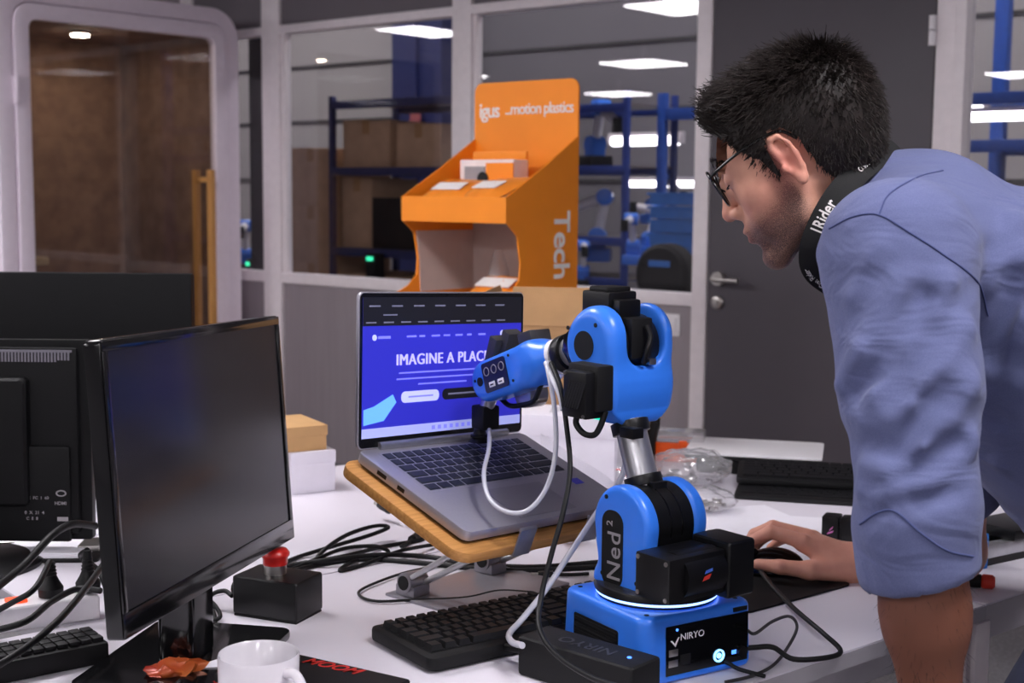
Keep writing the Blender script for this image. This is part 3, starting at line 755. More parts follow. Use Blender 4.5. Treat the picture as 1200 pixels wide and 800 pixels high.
# stacked spare keyboards
def keyboard(label, loc, rz, L_, D_, tilt, group, each=True, H0=.014):
    t = thing('keyboard', label, 'keyboard', mtx=Matrix.Translation(Vector([float(v) for v in loc])) @ Matrix.Rotation(rz, 4, 'Z') @ Matrix.Rotation(tilt, 4, 'X'), group=group)
    part('case', MB().prism(rrect(L_, D_, .014, 6, L_/2, D_/2), 0, H0).mesh(bevel=.004, ang=50), 'black_matte', t)
    return t
KROWS = [[1]*15, [1]*13+[2], [1.5]+[1]*12+[1.5], [1.75]+[1]*11+[2.25], [2.25]+[1]*10+[2.75], [1.25, 1.25, 1.25, 6.25, 1.25, 1.25, 1.25, 1.25]]
KEYCACHE = {}
def keymesh(w_, d_, h_):
    k_ = (round(w_, 4), round(d_, 4), round(h_, 4))
    if k_ not in KEYCACHE:
        b = MB(); i = min(.0022, w_*.12)
        b.add([(0, 0, 0), (w_, 0, 0), (w_, d_, 0), (0, d_, 0), (i, i, h_), (w_-i, i, h_), (w_-i, d_-i*.7, h_), (i, d_-i*.7, h_)], [(3, 2, 1, 0), (4, 5, 6, 7), (0, 1, 5, 4), (1, 2, 6, 5), (2, 3, 7, 6), (3, 0, 4, 7)])
        KEYCACHE[k_] = b.mesh(smooth=False)
    return KEYCACHE[k_]
def keys_on(t, x0, y0, x1, y1, z, h_, gap, m, num=False, joined=False):
    """main block of keys between x0..x1, rows from y1 (top) down to y0, each key its own object"""
    rows = KROWS; n = len(rows); dy = (y1-y0)/n
    jb = MB()
    for r_, row in enumerate(rows):
        u = (x1-x0)/sum(row); x = x0; yy = y1-(r_+1)*dy
        for w_ in row:
            kw, kd = w_*u-gap, dy-gap
            if joined: jb.box(x+gap/2, x+gap/2+kw, yy+gap/2, yy+gap/2+kd, z, z+h_)
            else:
                me = keymesh(kw, kd, h_); o = bpy.data.objects.new('key', me); COL.objects.link(o); o.parent = t; o.location = (x+gap/2, yy+gap/2, z)
                if not me.materials: me.materials.append(MATS[m])
            x += w_*u
    if joined:
        o = part('keys', jb.mesh(smooth=False), m, t); o['kind'] = 'stuff'
mat('key_black', (20, 20, 23), .55, var=.1, spec=.3)
mat('key_dark', (34, 38, 52), .5, var=.08)
k3 = keyboard('black keyboard leaning on the flat one at the back right', (.475, 2.83, .752), R(-12), .42, .13, R(7), 'spare keyboards on the back desk')
keys_on(k3, .012, .012, .40, .12, .014, .006, .003, 'key_black', joined=True)
k4 = thing('flat_keyboard', 'flat black keyboard lying under the other one at the back right', 'keyboard', (.455, 2.74, .74), R(-14), group='spare keyboards on the back desk')
part('case', MB().prism(rrect(.42, .14, .012, 5, .21, .07), 0, .009).mesh(bevel=.003), 'black_matte', k4)
keys_on(k4, .012, .03, .40, .13, .009, .002, .003, 'key_black', joined=True)

# crumpled clear bags
def crumple(name, label, c, sx, sy, sz, seed, fill=None):
    t = thing(name, label, 'bag', c, R(20*seed))
    bm = bmesh.new(); bmesh.ops.create_icosphere(bm, subdivisions=4, radius=1)
    rs = np.random.default_rng(seed); K_ = rs.normal(size=(9, 3))*2.6; ph = rs.uniform(0, 6.28, 9)
    for v in bm.verts:
        co = np.array(v.co); f = 1+.13*sum(abs(math.sin(K_[i] @ co+ph[i]))-.63 for i in range(9))/2
        v.co = (co[0]*sx*f, co[1]*sy*f, max(0.001, (co[2]*.5+.5)*sz*f))
    me = bpy.data.meshes.new('bag'); bm.to_mesh(me); bm.free(); shade(me, 25)
    part('film', me, 'clear_film', t)
    if fill:
        b = MB()
        for i in range(26):
            x, y = rs.normal(0, sx*.3), rs.normal(0, sy*.3); b.cbox((x, y, .008+abs(rs.normal(0, sz*.15))), (.02, .006, .006), Matrix.Rotation(rs.uniform(0, 3), 4, 'Z'))
        part('filling', b.mesh(), fill, t)['kind'] = 'stuff'
    return t
p = tb(800, 556); crumple('plastic_bag', 'crumpled clear bag with grey parts behind the robot', (p[0]+.01, p[1]-.1, .74), .085, .08, .075, 3, 'grey_print')
p = tb(842, 608); crumple('plastic_bag', 'small clear bag of screws on the white paper', (p[0]-.015, p[1]+.06, .7415), .05, .06, .045, 5, 'steel')
p = tb(668, 640); cb = crumple('sweets_bag', 'small clear bag of red and yellow sweets under the laptop stand', (p[0], p[1]+.02, .74), .03, .03, .035, 8)
mat('sweet_yellow', (238, 196, 70), .35); mat('sweet_red', (226, 88, 76), .35)
for i, m_ in enumerate(('sweet_yellow', 'sweet_red', 'sweet_yellow', 'sweet_red')):
    part('sweet', MB().lathe([(.0, 0), (.009, .003), (.011, .008), (.008, .014), (0, .016)], (.012*math.cos(i*1.6), .012*math.sin(i*1.6), .002+.006*(i % 2)), 10).mesh(), m_, cb)

# white sheets
for lab, (xa, ya), (xb, yb), dd in (('large white sheet of paper under the man\'s hand side, in front of the keyboards', (836, 640), (1012, 652), .27), ('white sheet of paper partly under the screw bag', (790, 600), (870, 640), .2)):
    p, q = tb(xa, ya), tb(xb, yb); rz = math.atan2(q[1]-p[1], q[0]-p[0]); l_ = float(np.linalg.norm(q-p))
    solo('paper_sheet', MB().box(0, l_, 0, dd, 0, .0006 if 'large' in lab else .0012).mesh(), 'paper', lab, 'paper', 'loose sheets on the desk', loc=(p[0], p[1], .7402), rotz=rz)

# black gripper block by the man's wrist
p = tb(962, 634); gb = thing('gripper_module', 'black gripper module with a coloured logo behind the man\'s wrist', 'module', p, R(-24))
part('housing', MB().box(0, .03, 0, .04, 0, .046).mesh(bevel=.003), 'black_plastic', gb)
part('housing', MB().box(.0325, .085, .003, .04, 0, .045).mesh(bevel=.003), 'black_plastic', gb)
part('joint', MB().box(.03, .0325, .006, .034, .006, .04).mesh(), 'rubber', gb)
mat('logo_pink', (216, 120, 190), .5); mat('logo_blue', (80, 120, 230), .5); mat('logo_red', (220, 60, 50), .5); mat('logo_white', (230, 230, 235), .5)
lg = MB().prism([(.010, .014), (.020, .018), (.022, .022), (.012, .018)], .0, .0006, MXZ).prism([(.014, .02), (.02, .026), (.021, .03), (.015, .024)], 0, .0006, MXZ).mesh()
part('logo', lg, 'logo_pink', gb)

# rail device at the right
p = tb(1152, 667); rd = thing('linear_rail', 'aluminium rail with a blue end plate behind the man', 'rail', p, R(33))
part('end_plate', MB().box(0, .012, 0, .1, 0, .06).mesh(bevel=.002), 'bin_blue', rd)
part('rail', MB().box(.012, .4, .01, .03, .012, .035).mesh(bevel=.002), 'aluminium', rd)
part('rail', MB().box(.012, .4, .07, .09, .012, .035).mesh(bevel=.002), 'aluminium', rd)
part('carriage', MB().box(.08, .3, .0, .1, .036, .055).mesh(bevel=.003), 'black_plastic', rd)
part('foot', MB().box(.02, .38, .01, .09, 0, .012).mesh(), 'black_plastic', rd)
part('bolt', MB().cyl((-.002, .04, .03), (-.0005, .04, .03), .007).mesh(), 'black_plastic', rd)
p = tb(1140, 688); mk = thing('screwdriver', 'black screwdriver handle with a red end cap on the right desk', 'screwdriver', (p[0], p[1], .74), R(-18))
part('grip', MB().cyl((-.06, 0, .0115), (.012, 0, .0115), .011, n=14).mesh(), 'rubber', mk)
mat('cap_red', (226, 62, 44), .4)
part('cap', MB().lathe([(.009, 0), (.0115, .003), (.0115, .017), (.008, .021)], (.012, 0, .0115), 16, Matrix.Rotation(R(90), 4, 'Y')).mesh(), 'cap_red', mk)
part('shaft', MB().cyl((-.13, 0, .0115), (-.06, 0, .0115), .003, n=10).mesh(), 'steel', mk)
# ------------------------------------------------------------------ laptop on its stand
mat('lap_silver', (168, 165, 176), .36, .45, var=.02, scale=200)
mat('lap_touch', (156, 153, 164), .3, .45, var=.02, scale=200)
mat('screen_bezel', (12, 12, 14), .25)
emitmat('scr_dark', (16, 16, 24), .7); emitmat('scr_blue', (40, 40, 172), .72); emitmat('scr_bar', (150, 156, 214), .8)
emitmat('scr_white', (176, 180, 232), .8); emitmat('scr_lilac', (110, 112, 220), 1.0); emitmat('scr_text', (176, 172, 226), .8); emitmat('scr_sky', (96, 160, 236), .9)
emitmat('scr_black', (10, 10, 16), 1.0); emitmat('scr_faint', (96, 96, 118), .9)
FL = np.array([-.0575, 1.7953, .9047]); yaw, til, lid, rol = .8396, .3458, 1.5374, -.0496
lw = np.array([math.cos(yaw)*math.cos(rol), math.sin(yaw)*math.cos(rol), math.sin(rol)]); ln_ = np.array([-math.sin(yaw), math.cos(yaw), 0]); lu = np.cross(lw, ln_)
lr = ln_*math.cos(til)+lu*math.sin(til); ll = ln_*math.cos(lid)+lu*math.sin(lid)
LW, LD, LH = .36, .24, .23
LMX = frame(FL, lw, lr)
lap = thing('laptop', 'open silver laptop with a blue web page on a wooden stand', 'laptop', mtx=LMX)
part('base', MB().prism(rrect(LW, LD, .012, 5, LW/2, LD/2), -.015, 0).mesh(bevel=.002, ang=50), 'lap_silver', lap)
part('base_rim', MB().prism(rrect(LW-.006, LD-.006, .012, 5, LW/2, LD/2), -.018, -.0151).mesh(), 'black_plastic', lap)
kd_ = part('keyboard_deck', MB().box(.028, LW-.028, .108, .224, 0, .0006).mesh(), 'lap_silver', lap)
keys_on(kd_, .03, .11, LW-.03, .222, .0006, .0016, .0026, 'key_dark')
part('touchpad', MB().box(.12, .245, .012, .092, 0, .0005).mesh(), 'lap_touch', lap)
part('hinge', MB().cyl((.04, LD-.001, .004), (LW-.04, LD-.001, .004), .006, n=12).mesh(), 'aluminium', lap)
part('sticker', MB().box(LW-.05, LW-.03, .07, .086, 0, .0006).mesh(), mat('sticker_blue', (70, 70, 190), .4), lap)
part('port', MB().box(-.0004, .0, .13, .145, -.011, -.005).box(-.0004, 0, .17, .19, -.011, -.005).mesh(), 'black_plastic', lap)
LLX = LMX.inverted() @ frame(FL+LD*lr, lw, ll)     # lid frame inside the laptop frame
lidp = part('lid', MB().prism(rrect(LW, LH, .01, 5, LW/2, LH/2), -.006, 0).mesh(bevel=.0015, ang=50), 'lap_silver', lap, mtx=LLX)
def lp_(name, x0, x1, y0, y1, z, m, r=0):
    b = MB().prism(rrect(x1-x0, y1-y0, r, 5, (x0+x1)/2, (y0+y1)/2) if r else [(x0, y0), (x1, y0), (x1, y1), (x0, y1)], z-.0002, z)
    return part(name, b.mesh(smooth=False), m, lidp)
lp_('bezel', .002, LW-.002, .002, LH-.002, .0006, 'screen_bezel', .008)
sx0, sx1, sy0, sy1 = .007, LW-.007, .016, LH-.008
lp_('screen_page', sx0, sx1, sy0, sy1, .001, 'scr_blue')
lp_('screen_browser_bar', sx0, sx1, sy1-.042, sy1, .0013, 'scr_dark')
lp_('screen_taskbar', sx0, sx1, sy0, sy0+.014, .0013, 'scr_bar')
sb_ = MB()
def bar(x0, x1, y0, h): sb_.box(x0, x1, y0, y0+h, .0014, .0016)
for i in range(7): bar(sx0+.012+.045*i, sx0+.034+.045*i, sy1-.014, .0022)
for i in range(9): bar(sx0+.006+.035*i, sx0+.026+.035*i, sy1-.038, .002)
bar(sx0+.04, sx0+.068, sy1-.027, .002)
part('screen_tab_text', sb_.mesh(smooth=False), 'scr_faint', lidp)['kind'] = 'stuff'
sb_ = MB()
for i, wd in enumerate((.02, .012, .018, .014, .016, .01, .016)): bar(.095+.026*i, .095+.026*i+wd, sy1-.06, .0028)
bar(.037, .062, sy1-.061, .004)
for k_, (x0, x1, y) in enumerate(((.08, .29, .108), (.075, .28, .099), (.12, .225, .09))): bar(x0, x1, y, .0022)
for i in range(7): bar(.15+.013*i, .157+.013*i, sy0+.004, .006)
part('screen_small_text', sb_.mesh(smooth=False), 'scr_lilac', lidp)['kind'] = 'stuff'
part('screen_logo', MB().prism(circ(.0045, 14, .03, sy1-.059), .0013, .0016).mesh(smooth=False), 'scr_white', lidp)
part('screen_title', merge([text('IMAGINE A PLACE', .0235, .0001, Matrix.Translation((LW/2-.005+dx_, .128, .0014)), 0, spacing=1.08) for dx_ in (-.0009, -.0003, .0003, .0009)]), 'scr_text', lidp)
lp_('screen_button', .085, .165, .064, .081, .0014, 'scr_white', .0078)
lp_('screen_button', .172, .262, .064, .081, .0014, 'scr_black', .0078)
lp_('screen_button', LW-.058, LW-.03, sy1-.064, sy1-.053, .0014, 'scr_white', .005)
sb_ = MB(); bar(.1, .152, .0713, .0025); part('screen_button_text', sb_.mesh(smooth=False), 'scr_lilac', lidp)
sb_ = MB(); bar(.185, .25, .0713, .0025); part('screen_button_text', sb_.mesh(smooth=False), 'scr_faint', lidp)
part('screen_picture', MB().prism([(.01, .035), (.05, .04), (.075, .066), (.068, .078), (.03, .062), (.01, .058)], .0013, .0015).mesh(smooth=False), 'scr_sky', lidp, label='pale blue slab drawn at the foot of the page')
part('webcam', MB().prism(circ(.0016, 10, LW/2, LH-.004), .0006, .001).mesh(), 'black_gloss', lidp)

mat('bamboo', (178, 122, 62), .5, rgb2=(206, 150, 86), scale=14, stretch=(1, 14, 14))
stnd = thing('laptop_stand', 'wooden laptop stand on aluminium arms with two front clips', 'laptop stand', mtx=LMX)
part('board', MB().prism(rrect(LW+.03, LD+.03, .028, 8, LW/2-.008, LD/2-.006), -.036, -.0205).mesh(bevel=.003, ang=50), 'bamboo', stnd)
part('rest_pad', MB().box(.03, LW-.03, .02, .03, -.0206, -.0181).box(.03, LW-.03, LD-.04, LD-.03, -.0206, -.0181).mesh(), 'rubber', stnd)
for x_ in (.1, .25):
    part('clip', MB().prism([(-.024, -.037), (-.024, .004), (-.020, .007), (-.018, .004), (-.021, .0), (-.021, -.0335), (.02, -.0365), (.02, -.0385)], x_-.017, x_+.017, MYZ).mesh(bevel=.0008), 'silver_plastic', stnd)
def LG(x, y, z):   # point given along the stand's width and depth on the desk, height z
    p = np.array([FL[0], FL[1], 0])+x*np.array([lw[0], lw[1], 0])+y*ln_; p[2] = z; return p
def LB(x, y, z=-.037): return FL+x*lw+y*lr+z*np.cross(lw, lr)
part('base_plate', MB().prism([tuple((LG(x, y, 0))[:2]) for x, y in ((.1, .1), (.34, .1), (.34, .27), (.1, .27))], .7402, .7445).mesh(bevel=.001), 'silver_plastic', stnd, world=True)
for x_ in (.125, .3):
    h0 = LG(x_, .235, .765)
    part('hinge_knob', MB().cyl(h0-lw*.02, h0+lw*.02, .0155, n=24).mesh(bevel=.002), 'silver_plastic', stnd, world=True)
    part('knob_cap', MB().cyl(h0-lw*.0215, h0-lw*.0202, .011, n=20).mesh(), 'black_matte', stnd, world=True)
    part('hinge_foot', MB().prism([tuple((LG(x_+a, .235+b, 0))[:2]) for a, b in ((-.018, -.02), (.018, -.02), (.018, .02), (-.018, .02))], .7446, .762).mesh(bevel=.003), 'silver_plastic', stnd, world=True)
    part('arm', MB().cyl(LG(x_-.012, .235, .768), LB(x_-.01, .045), .0048, n=12).mesh(), 'aluminium', stnd, world=True)
    part('arm', MB().cyl(LG(x_+.012, .23, .758), LB(x_+.012, .02), .0048, n=12).mesh(), 'aluminium', stnd, world=True)

# ------------------------------------------------------------------ monitors
mat('mon_screen', (24, 23, 28), .22, var=.03)
mat('mon_back', (14, 14, 16), .5, var=.1, bump=.1, bscale=600, spec=.2)
def monitor(label, mtx, W, H, front=True, back=True):
    t = thing('monitor', label, 'monitor', mtx=mtx, group='black monitors on the left')
    part('housing', MB().prism(rrect(W, H, .006, 4, W/2, H/2), -.02, 0).mesh(bevel=.002, ang=50), 'black_gloss' if front else 'mon_back', t)
    if back: part('back_cover', MB().add(*(lambda b: (b.v, b.f))(MB().box(W*.18, W*.82, H*.18, H*.82, -.055, -.02))).mesh(bevel=.012, seg=3), 'mon_back', t)
    return t
mP = np.array([-.427, 1.465, .862]); yaw, lid, rol = 1.385, 1.491, -.038
mw_ = np.array([math.cos(yaw)*math.cos(rol), math.sin(yaw)*math.cos(rol), math.sin(rol)]); mn = np.array([-math.sin(yaw), math.cos(yaw), 0]); mu_ = np.cross(mw_, mn)
ml = mn*math.cos(lid)+mu_*math.sin(lid)
AMX = frame(mP, mw_, ml); AW, AH = .55, .335
mA = monitor('glossy black monitor in front, its dark screen turned to the right', AMX, AW, AH)
part('screen', MB().box(.013, AW-.013, .03, AH-.013, -.0005, .0004).mesh(smooth=False), 'mon_screen', mA)
bz = MB()
for (x0, x1, y0, y1) in ((.0015, AW-.0015, .0015, .03), (.0015, AW-.0015, AH-.013, AH-.0015), (.0015, .013, .03, AH-.013), (AW-.013, AW-.0015, .03, AH-.013)): bz.box(x0, x1, y0, y1, .0, .0024)
part('bezel', bz.mesh(bevel=.0008), 'black_gloss', mA)
nA = np.array(np.cross(mw_, ml)); cA = mP+.275*mw_-.05*nA
part('neck', MB().prism(rrect(.05, .075, .01, 4), 0, .15).mesh(bevel=.003), 'black_gloss', mA, mtx=AMX.inverted() @ Matrix.Translation((float(cA[0]), float(cA[1]), .752)) @ Matrix.Rotation(yaw-R(90), 4, 'Z'))
part('stand_base', MB().prism(rrect(.2, .27, .02, 5), 0, .011).mesh(bevel=.003, ang=50), 'black_gloss', mA, mtx=AMX.inverted() @ Matrix.Translation((float(cA[0])+.0, float(cA[1]), .7402)) @ Matrix.Rotation(yaw-R(90), 4, 'Z'))

tr = at(113, 398, 2.28); br = at(113, 629, 2.28); BW, BH = .54, float(tr[2]-br[2])
BMX = frame(br, (-1, 0, 0), (0, .03, 1))     # seen from behind: local +z points away from the camera
mB = monitor('black monitor seen from behind with a vent strip and small white markings', BMX, BW, BH, front=False)
part('screen', MB().box(.013, BW-.013, .025, BH-.013, 0, .0006).mesh(smooth=False), 'mon_screen', mB)
part('rear_shell', MB().box(.018, BW-.018, .012, BH-.012, -.034, -.02).mesh(bevel=.008, seg=2), 'mon_back', mB)
part('rear_lower', MB().box(.03, BW-.03, .0, BH*.48, -.042, -.03).mesh(bevel=.01, seg=2), 'mon_back', mB)
mat('vent_grey', (120, 117, 128), .5)
vb = MB()
for i in range(44): vb.box(.03+i*.0055, .0332+i*.0055, BH-.036+.003*(i < 4), BH-.02, -.0352, -.033)
vb.box(.026, .03+44*.0055, BH-.02, BH-.016, -.0355, -.033)
part('vent', vb.mesh(smooth=False), 'vent_grey', mB)['kind'] = 'stuff'
lm = MB(); MK = 'grey_print'
zz = -.0425
for (x0, x1, y0, y1) in ((.085, .1, .03, .034), (.105, .115, .03, .035), (.02, .024, .03, .033)): pass
part('label_print', merge([text(s_, h_, .0002, Matrix.Translation((x_, y_, zz)) @ Matrix.Rotation(R(180), 4, 'Y'), .01) for s_, h_, x_, y_ in (('CE  FC  1  60', .007, .085, .075), ('HDMI', .008, .046, .066), ('0  X  21  4', .0075, .09, .05), ('C  E  8', .007, .094, .04))]), MK, mB)
part('label_plate', MB().box(.034, .052, .036, .043, zz, -.0415).mesh(), MK, mB)
part('eye_mark', xform(ring(circ(.009, 20, .045, .083, .0055), circ(.0065, 20, .045, .083, .0035), zz, -.0418).mesh(), Matrix(((1, 0, 0, 0), (0, 0, 1, 0), (0, 1, 0, 0), (0, 0, 0, 1)))), MK, mB)
part('neck', MB().prism(rrect(.07, .04, .01, 4), 0, .2).mesh(bevel=.003), 'black_plastic', mB, mtx=BMX.inverted() @ Matrix.Translation((float(br[0])-BW/2, 2.24, .75)))
part('stand_base', MB().lathe([(.125, 0), (.125, .006), (.11, .012), (0, .014)], n=40).mesh(), 'black_plastic', mB, mtx=BMX.inverted() @ Matrix.Translation((float(br[0])-BW/2+.075, 2.2, .7402)))

tr = at(228, 320, 2.75); CH = .33
CMX = frame((tr[0], 2.75, tr[2]-CH), (-1, 0, 0), (0, .0, 1))
mC = monitor('plain black monitor farthest back on the left', CMX, .62, CH, front=False, back=False)
part('screen', MB().box(.01, .61, .02, CH-.01, 0, .0006).mesh(smooth=False), 'mon_screen', mC)
part('rear_shell', MB().box(.0, .62, .0, CH, -.03, -.02).mesh(bevel=.003), 'mon_back', mC)
part('neck', MB().prism(rrect(.07, .04, .01, 4), 0, .24).mesh(bevel=.003), 'black_plastic', mC, mtx=CMX.inverted() @ Matrix.Translation((float(tr[0])-.31, 2.80, .75)))
part('stand_base', MB().prism(rrect(.25, .2, .02, 5), 0, .012).mesh(bevel=.003), 'black_plastic', mC, mtx=CMX.inverted() @ Matrix.Translation((float(tr[0])-.31, 2.80, .7402)))

# ------------------------------------------------------------------ emergency stop box
es = thing('emergency_stop', 'black box with a red mushroom push button beside the front monitor', 'push button', (-.3415, 1.958, .74), R(-23))
part('housing', MB().box(-.055, .055, -.037, .037, .003, .06).mesh(bevel=.005, seg=3), 'black_plastic', es)
part('bottom_plate', MB().box(-.053, .053, -.035, .035, 0, .003).mesh(), 'black_matte', es)
glassmat('clear_collar', (.85, .85, .85), 2.5, .1)
part('collar', MB().lathe([(.0165, .06), (.0165, .074), (.012, .076)], (-.004, .0, 0), 24).mesh(), 'steel', es)
mat('button_red', (196, 28, 24), .35, coat=.3)
part('button', MB().lathe([(.011, .072), (.018, .074), (.0185, .084), (.021, .087), (.0215, .091), (.017, .0965), (.008, .099), (0, .0993)], (-.004, .0, 0), 32).mesh(ang=60), 'button_red', es)
part('cable_gland', MB().cyl((-.055, 0, .03), (-.075, 0, .03), .011, n=14).mesh(), 'rubber', es)

# ------------------------------------------------------------------ mug
c = onz(303, 765, .832)
mg = thing('mug', 'white ceramic mug at the lower edge of the picture', 'mug', (c[0], c[1], .74), R(-38))
mat('ceramic', (226, 222, 228), .18, var=.01, coat=.4)
part('cup', MB().lathe([(0, .001), (.036, .001), (.042, .006), (.0455, .03), (.0465, .09), (.0455, .0925), (.0435, .09), (.0425, .03), (.038, .009), (0, .007)], n=48).mesh(ang=60), 'ceramic', mg)
part('handle', MB().tube(crom([(.043, 0, .078), (.062, 0, .08), (.075, 0, .06), (.07, 0, .033), (.044, 0, .02)], 6), .0058, 12).mesh(ang=80), 'ceramic', mg)
part('glaze_foot', MB().lathe([(.03, 0), (.033, 0), (.033, .001), (.03, .001)], n=32).mesh(), 'ceramic', mg)

# black box with red lettering
z_ = .772; p = onz(340, 763, z_); q = onz(482, 795, z_); rz = math.atan2(q[1]-p[1], q[0]-p[0]); l_ = float(np.linalg.norm(q-p))
bb = thing('black_case', 'flat black case with red lettering next to the mug', 'case', (p[0], p[1], .74), rz)
part('case_body', MB().box(-.03, l_, -.11, 0, 0, z_-.74).mesh(bevel=.005, seg=3), 'black_matte', bb)
mat('red_print', (200, 44, 36), .5)
part('lettering', text('MOOM', .026, .0003, Matrix.Translation((l_*.42, -.016, z_-.74+.0003)), .012, spacing=1.02, shear=.3), 'red_print', bb, label='red lettering on the black case')
part('seam', MB().box(-.0304, l_+.0004, -.1104, .0004, .02, .0208).mesh(), 'red_print', bb)

# front keyboard
kf = keyboard('full-size black keyboard in front of the laptop stand', (-.101, 1.70, .744), R(35), .43, .165, 0, None, H0=.018)
part('case_bottom', MB().prism(rrect(.41, .145, .012, 5, .215, .0825), -.004, 0).mesh(), 'black_plastic', kf)
kdk = part('key_bed', MB().box(.012, .418, .02, .155, .018, .0184).mesh(), 'black_plastic', kf)
keys_on(kdk, .014, .022, .275, .153, .0184, .008, .0032, 'key_black')
def keyblock(x0, nx, y0, ny, t):
    for i in range(nx):
        for j in range(ny):
            me = keymesh(.0155, .0182, .008); o = bpy.data.objects.new('key', me); COL.objects.link(o); o.parent = t; o.location = (x0+i*.0187, y0+j*.0218, .0184)
            if not me.materials: me.materials.append(MATS['key_black'])
keyblock(.283, 3, .022, 1, kdk); keyblock(.283, 3, .088, 3, kdk); keyblock(.345, 4, .022, 6, kdk)

# power supply of the robot
z_ = .792; p = onz(612, 742, z_); q = onz(746, 781, z_); rz = math.atan2(q[1]-p[1], q[0]-p[0]); l_ = float(np.linalg.norm(q-p))
pb = thing('power_brick', 'black power supply with embossed lettering in front of the robot', 'power supply', (p[0], p[1], .74), rz)
part('body', MB().box(0, l_, -.01, .052, 0, z_-.74).mesh(bevel=.006, seg=3), 'black_matte', pb)
mat('emboss', (46, 46, 50), .5)
MPB = Matrix.Translation((l_*.50, .02, z_-.74+.0003)) @ Matrix.Rotation(R(180), 4, 'Z')
part('lettering', text('NIRYO', .028, .0003, MPB, .008, spacing=1.05), 'emboss', pb)
part('indicator', MB().cyl((l_*.86, .02, z_-.74-.001), (l_*.86, .02, z_-.74+.0008), .003, n=10).mesh(), 'led_blue', pb)
part('lead', MB().tube(crom([(0, .02, .02), (-.03, .02, .02), (-.07, .03, .012), (-.1, .04, .005)], 5), .005, 10).mesh(), 'rubber', pb)

# mouse pad, mouse
p = onz(876, 722); pdm = Matrix.Translation((.352, 1.972, .7402)) @ Matrix.Rotation(R(38.5), 4, 'Z')
solo('mouse_pad', MB().prism(rrect(.25, .26, .012, 5, .125, .13), 0, .003).mesh(bevel=.0008), 'black_matte', 'black fabric mouse pad between robot and man', 'mouse pad', mtx=pdm)
ms = thing('computer_mouse', 'black computer mouse under the man\'s hand', 'mouse', (.427, 2.19, .7433), R(190))
sd = SDF((-.075, -.045, -.005), (.075, .045, .05), .0022)
sd.u(sd.ell((-.005, 0, .0), (.058, .031, .041))); sd.sub(sd.Z-.0008)
part('shell', sd.mesh(60), 'black_gloss', ms)
part('wheel', MB().cyl((.03, -.004, .034), (.03, .004, .034), .008, n=16).mesh(), 'rubber', ms)
part('button_gap', MB().box(.0, .05, -.0006, .0006, .02, .037).mesh(), 'rubber', ms)

# ------------------------------------------------------------------ left foreground: strip, keyboard, clipboard, wrapper
pL = onz(-40, 722, .765); pR = onz(112, 700, .765); rz = math.atan2(pR[1]-pL[1], pR[0]-pL[0]); l_ = float(np.linalg.norm(pR-pL))
ps = thing('power_strip', 'white power strip with a glowing red switch behind the left keyboard', 'power strip', (pL[0], pL[1], .74), rz)
part('body', MB().box(0, l_, -.028, .028, 0, .036).mesh(bevel=.006, seg=3), 'white_plastic', ps)
emitmat('switch_red', (255, 80, 40), 1.0)
part('switch', MB().box(l_*.30, l_*.30+.028, -.012, .012, .034, .041).mesh(bevel=.003), 'switch_red', ps)
for i in range(3):
    x_ = l_*.30+.065+.05*i
    if x_ < l_: part('socket', MB().lathe([(.0, .0362), (.019, .0362), (.021, .037)], (x_, 0, 0), 24).mesh(), 'white_plastic', ps)
for i, (x_, h_) in enumerate(((l_*.30+.062, .05), (l_*.30+.115, .06))):
    pl_ = thing('mains_plug', ('short black mains plug in the power strip', 'tall ribbed black mains plug in the power strip')[i], 'plug', mtx=WM[ps.name] @ Matrix.Translation((x_, 0, .0375)), group='plugs in the power strip')
    part('plug_body', MB().lathe([(.017, 0), (.018, .012), (.012, .022), (.0085, .03), (.006, h_)], n=16).mesh(), 'rubber', pl_)
    for k_ in range(4): part('rib', MB().lathe([(.0085-.0006*k_, .03+.005*k_), (.0098-.0006*k_, .032+.005*k_), (.0082-.0006*k_, .034+.005*k_)], n=12).mesh(), 'rubber', pl_)
pL = onz(-10, 779, .768); pR = onz(128, 752, .768); rz = math.atan2(pR[1]-pL[1], pR[0]-pL[0]); l_ = float(np.linalg.norm(pR-pL))
kl = thing('keyboard', 'black keyboard cut by the left edge, keys facing the power strip', 'keyboard', (pL[0], pL[1], .74), rz)
part('case', MB().box(-.1, l_, 0, .07, 0, .028).mesh(bevel=.004), 'black_matte', kl)
jb = MB()
for i in range(16):
    for j in range(3): jb.box(l_-.018-.0155*i, l_-.0045-.0155*i, .008+.019*j, .024+.019*j, .028, .034)
part('keys', jb.mesh(bevel=.001), 'key_black', kl)['kind'] = 'stuff'
pL = onz(-30, 668, .748); pR = onz(118, 650, .748); rz = R(4)
cbd = thing('clipboard', 'black clipboard holding white papers behind the power strip', 'clipboard', (pR[0], pR[1]-.02, .74), rz)
part('board', MB().prism(rrect(.4, .17, .01, 4, -.2, .085), 0, .005).mesh(bevel=.001), 'black_matte', cbd)
for i in range(3): part('sheet', MB().box(-.37-.004*i, -.02-.006*i, .012+.003*i, .165, .005+.0025*i, .0073+.0025*i).mesh(), 'paper', cbd)
part('clip', MB().box(-.045, -.008, .05, .11, .005, .016).mesh(bevel=.003), 'steel', cbd)
p = onz(10, 637, .755); pen = thing('ballpoint_pen', 'blue ballpoint pen lying on the clipboard papers', 'pen', (p[0]-.02, p[1]-.004, .7568), R(18))
part('barrel', MB().cyl((-.08, 0, 0), (.0, 0, 0), .0042, n=12).mesh(), mat('pen_blue', (70, 60, 210), .3), pen)
part('tip', MB().cyl((0, 0, 0), (.03, 0, 0), .0026, .0012, n=10).mesh(), 'steel', pen)
part('cap', MB().cyl((-.04, 0, 0), (.002, 0, 0), .0048, n=12).mesh(), 'pen_blue', pen)
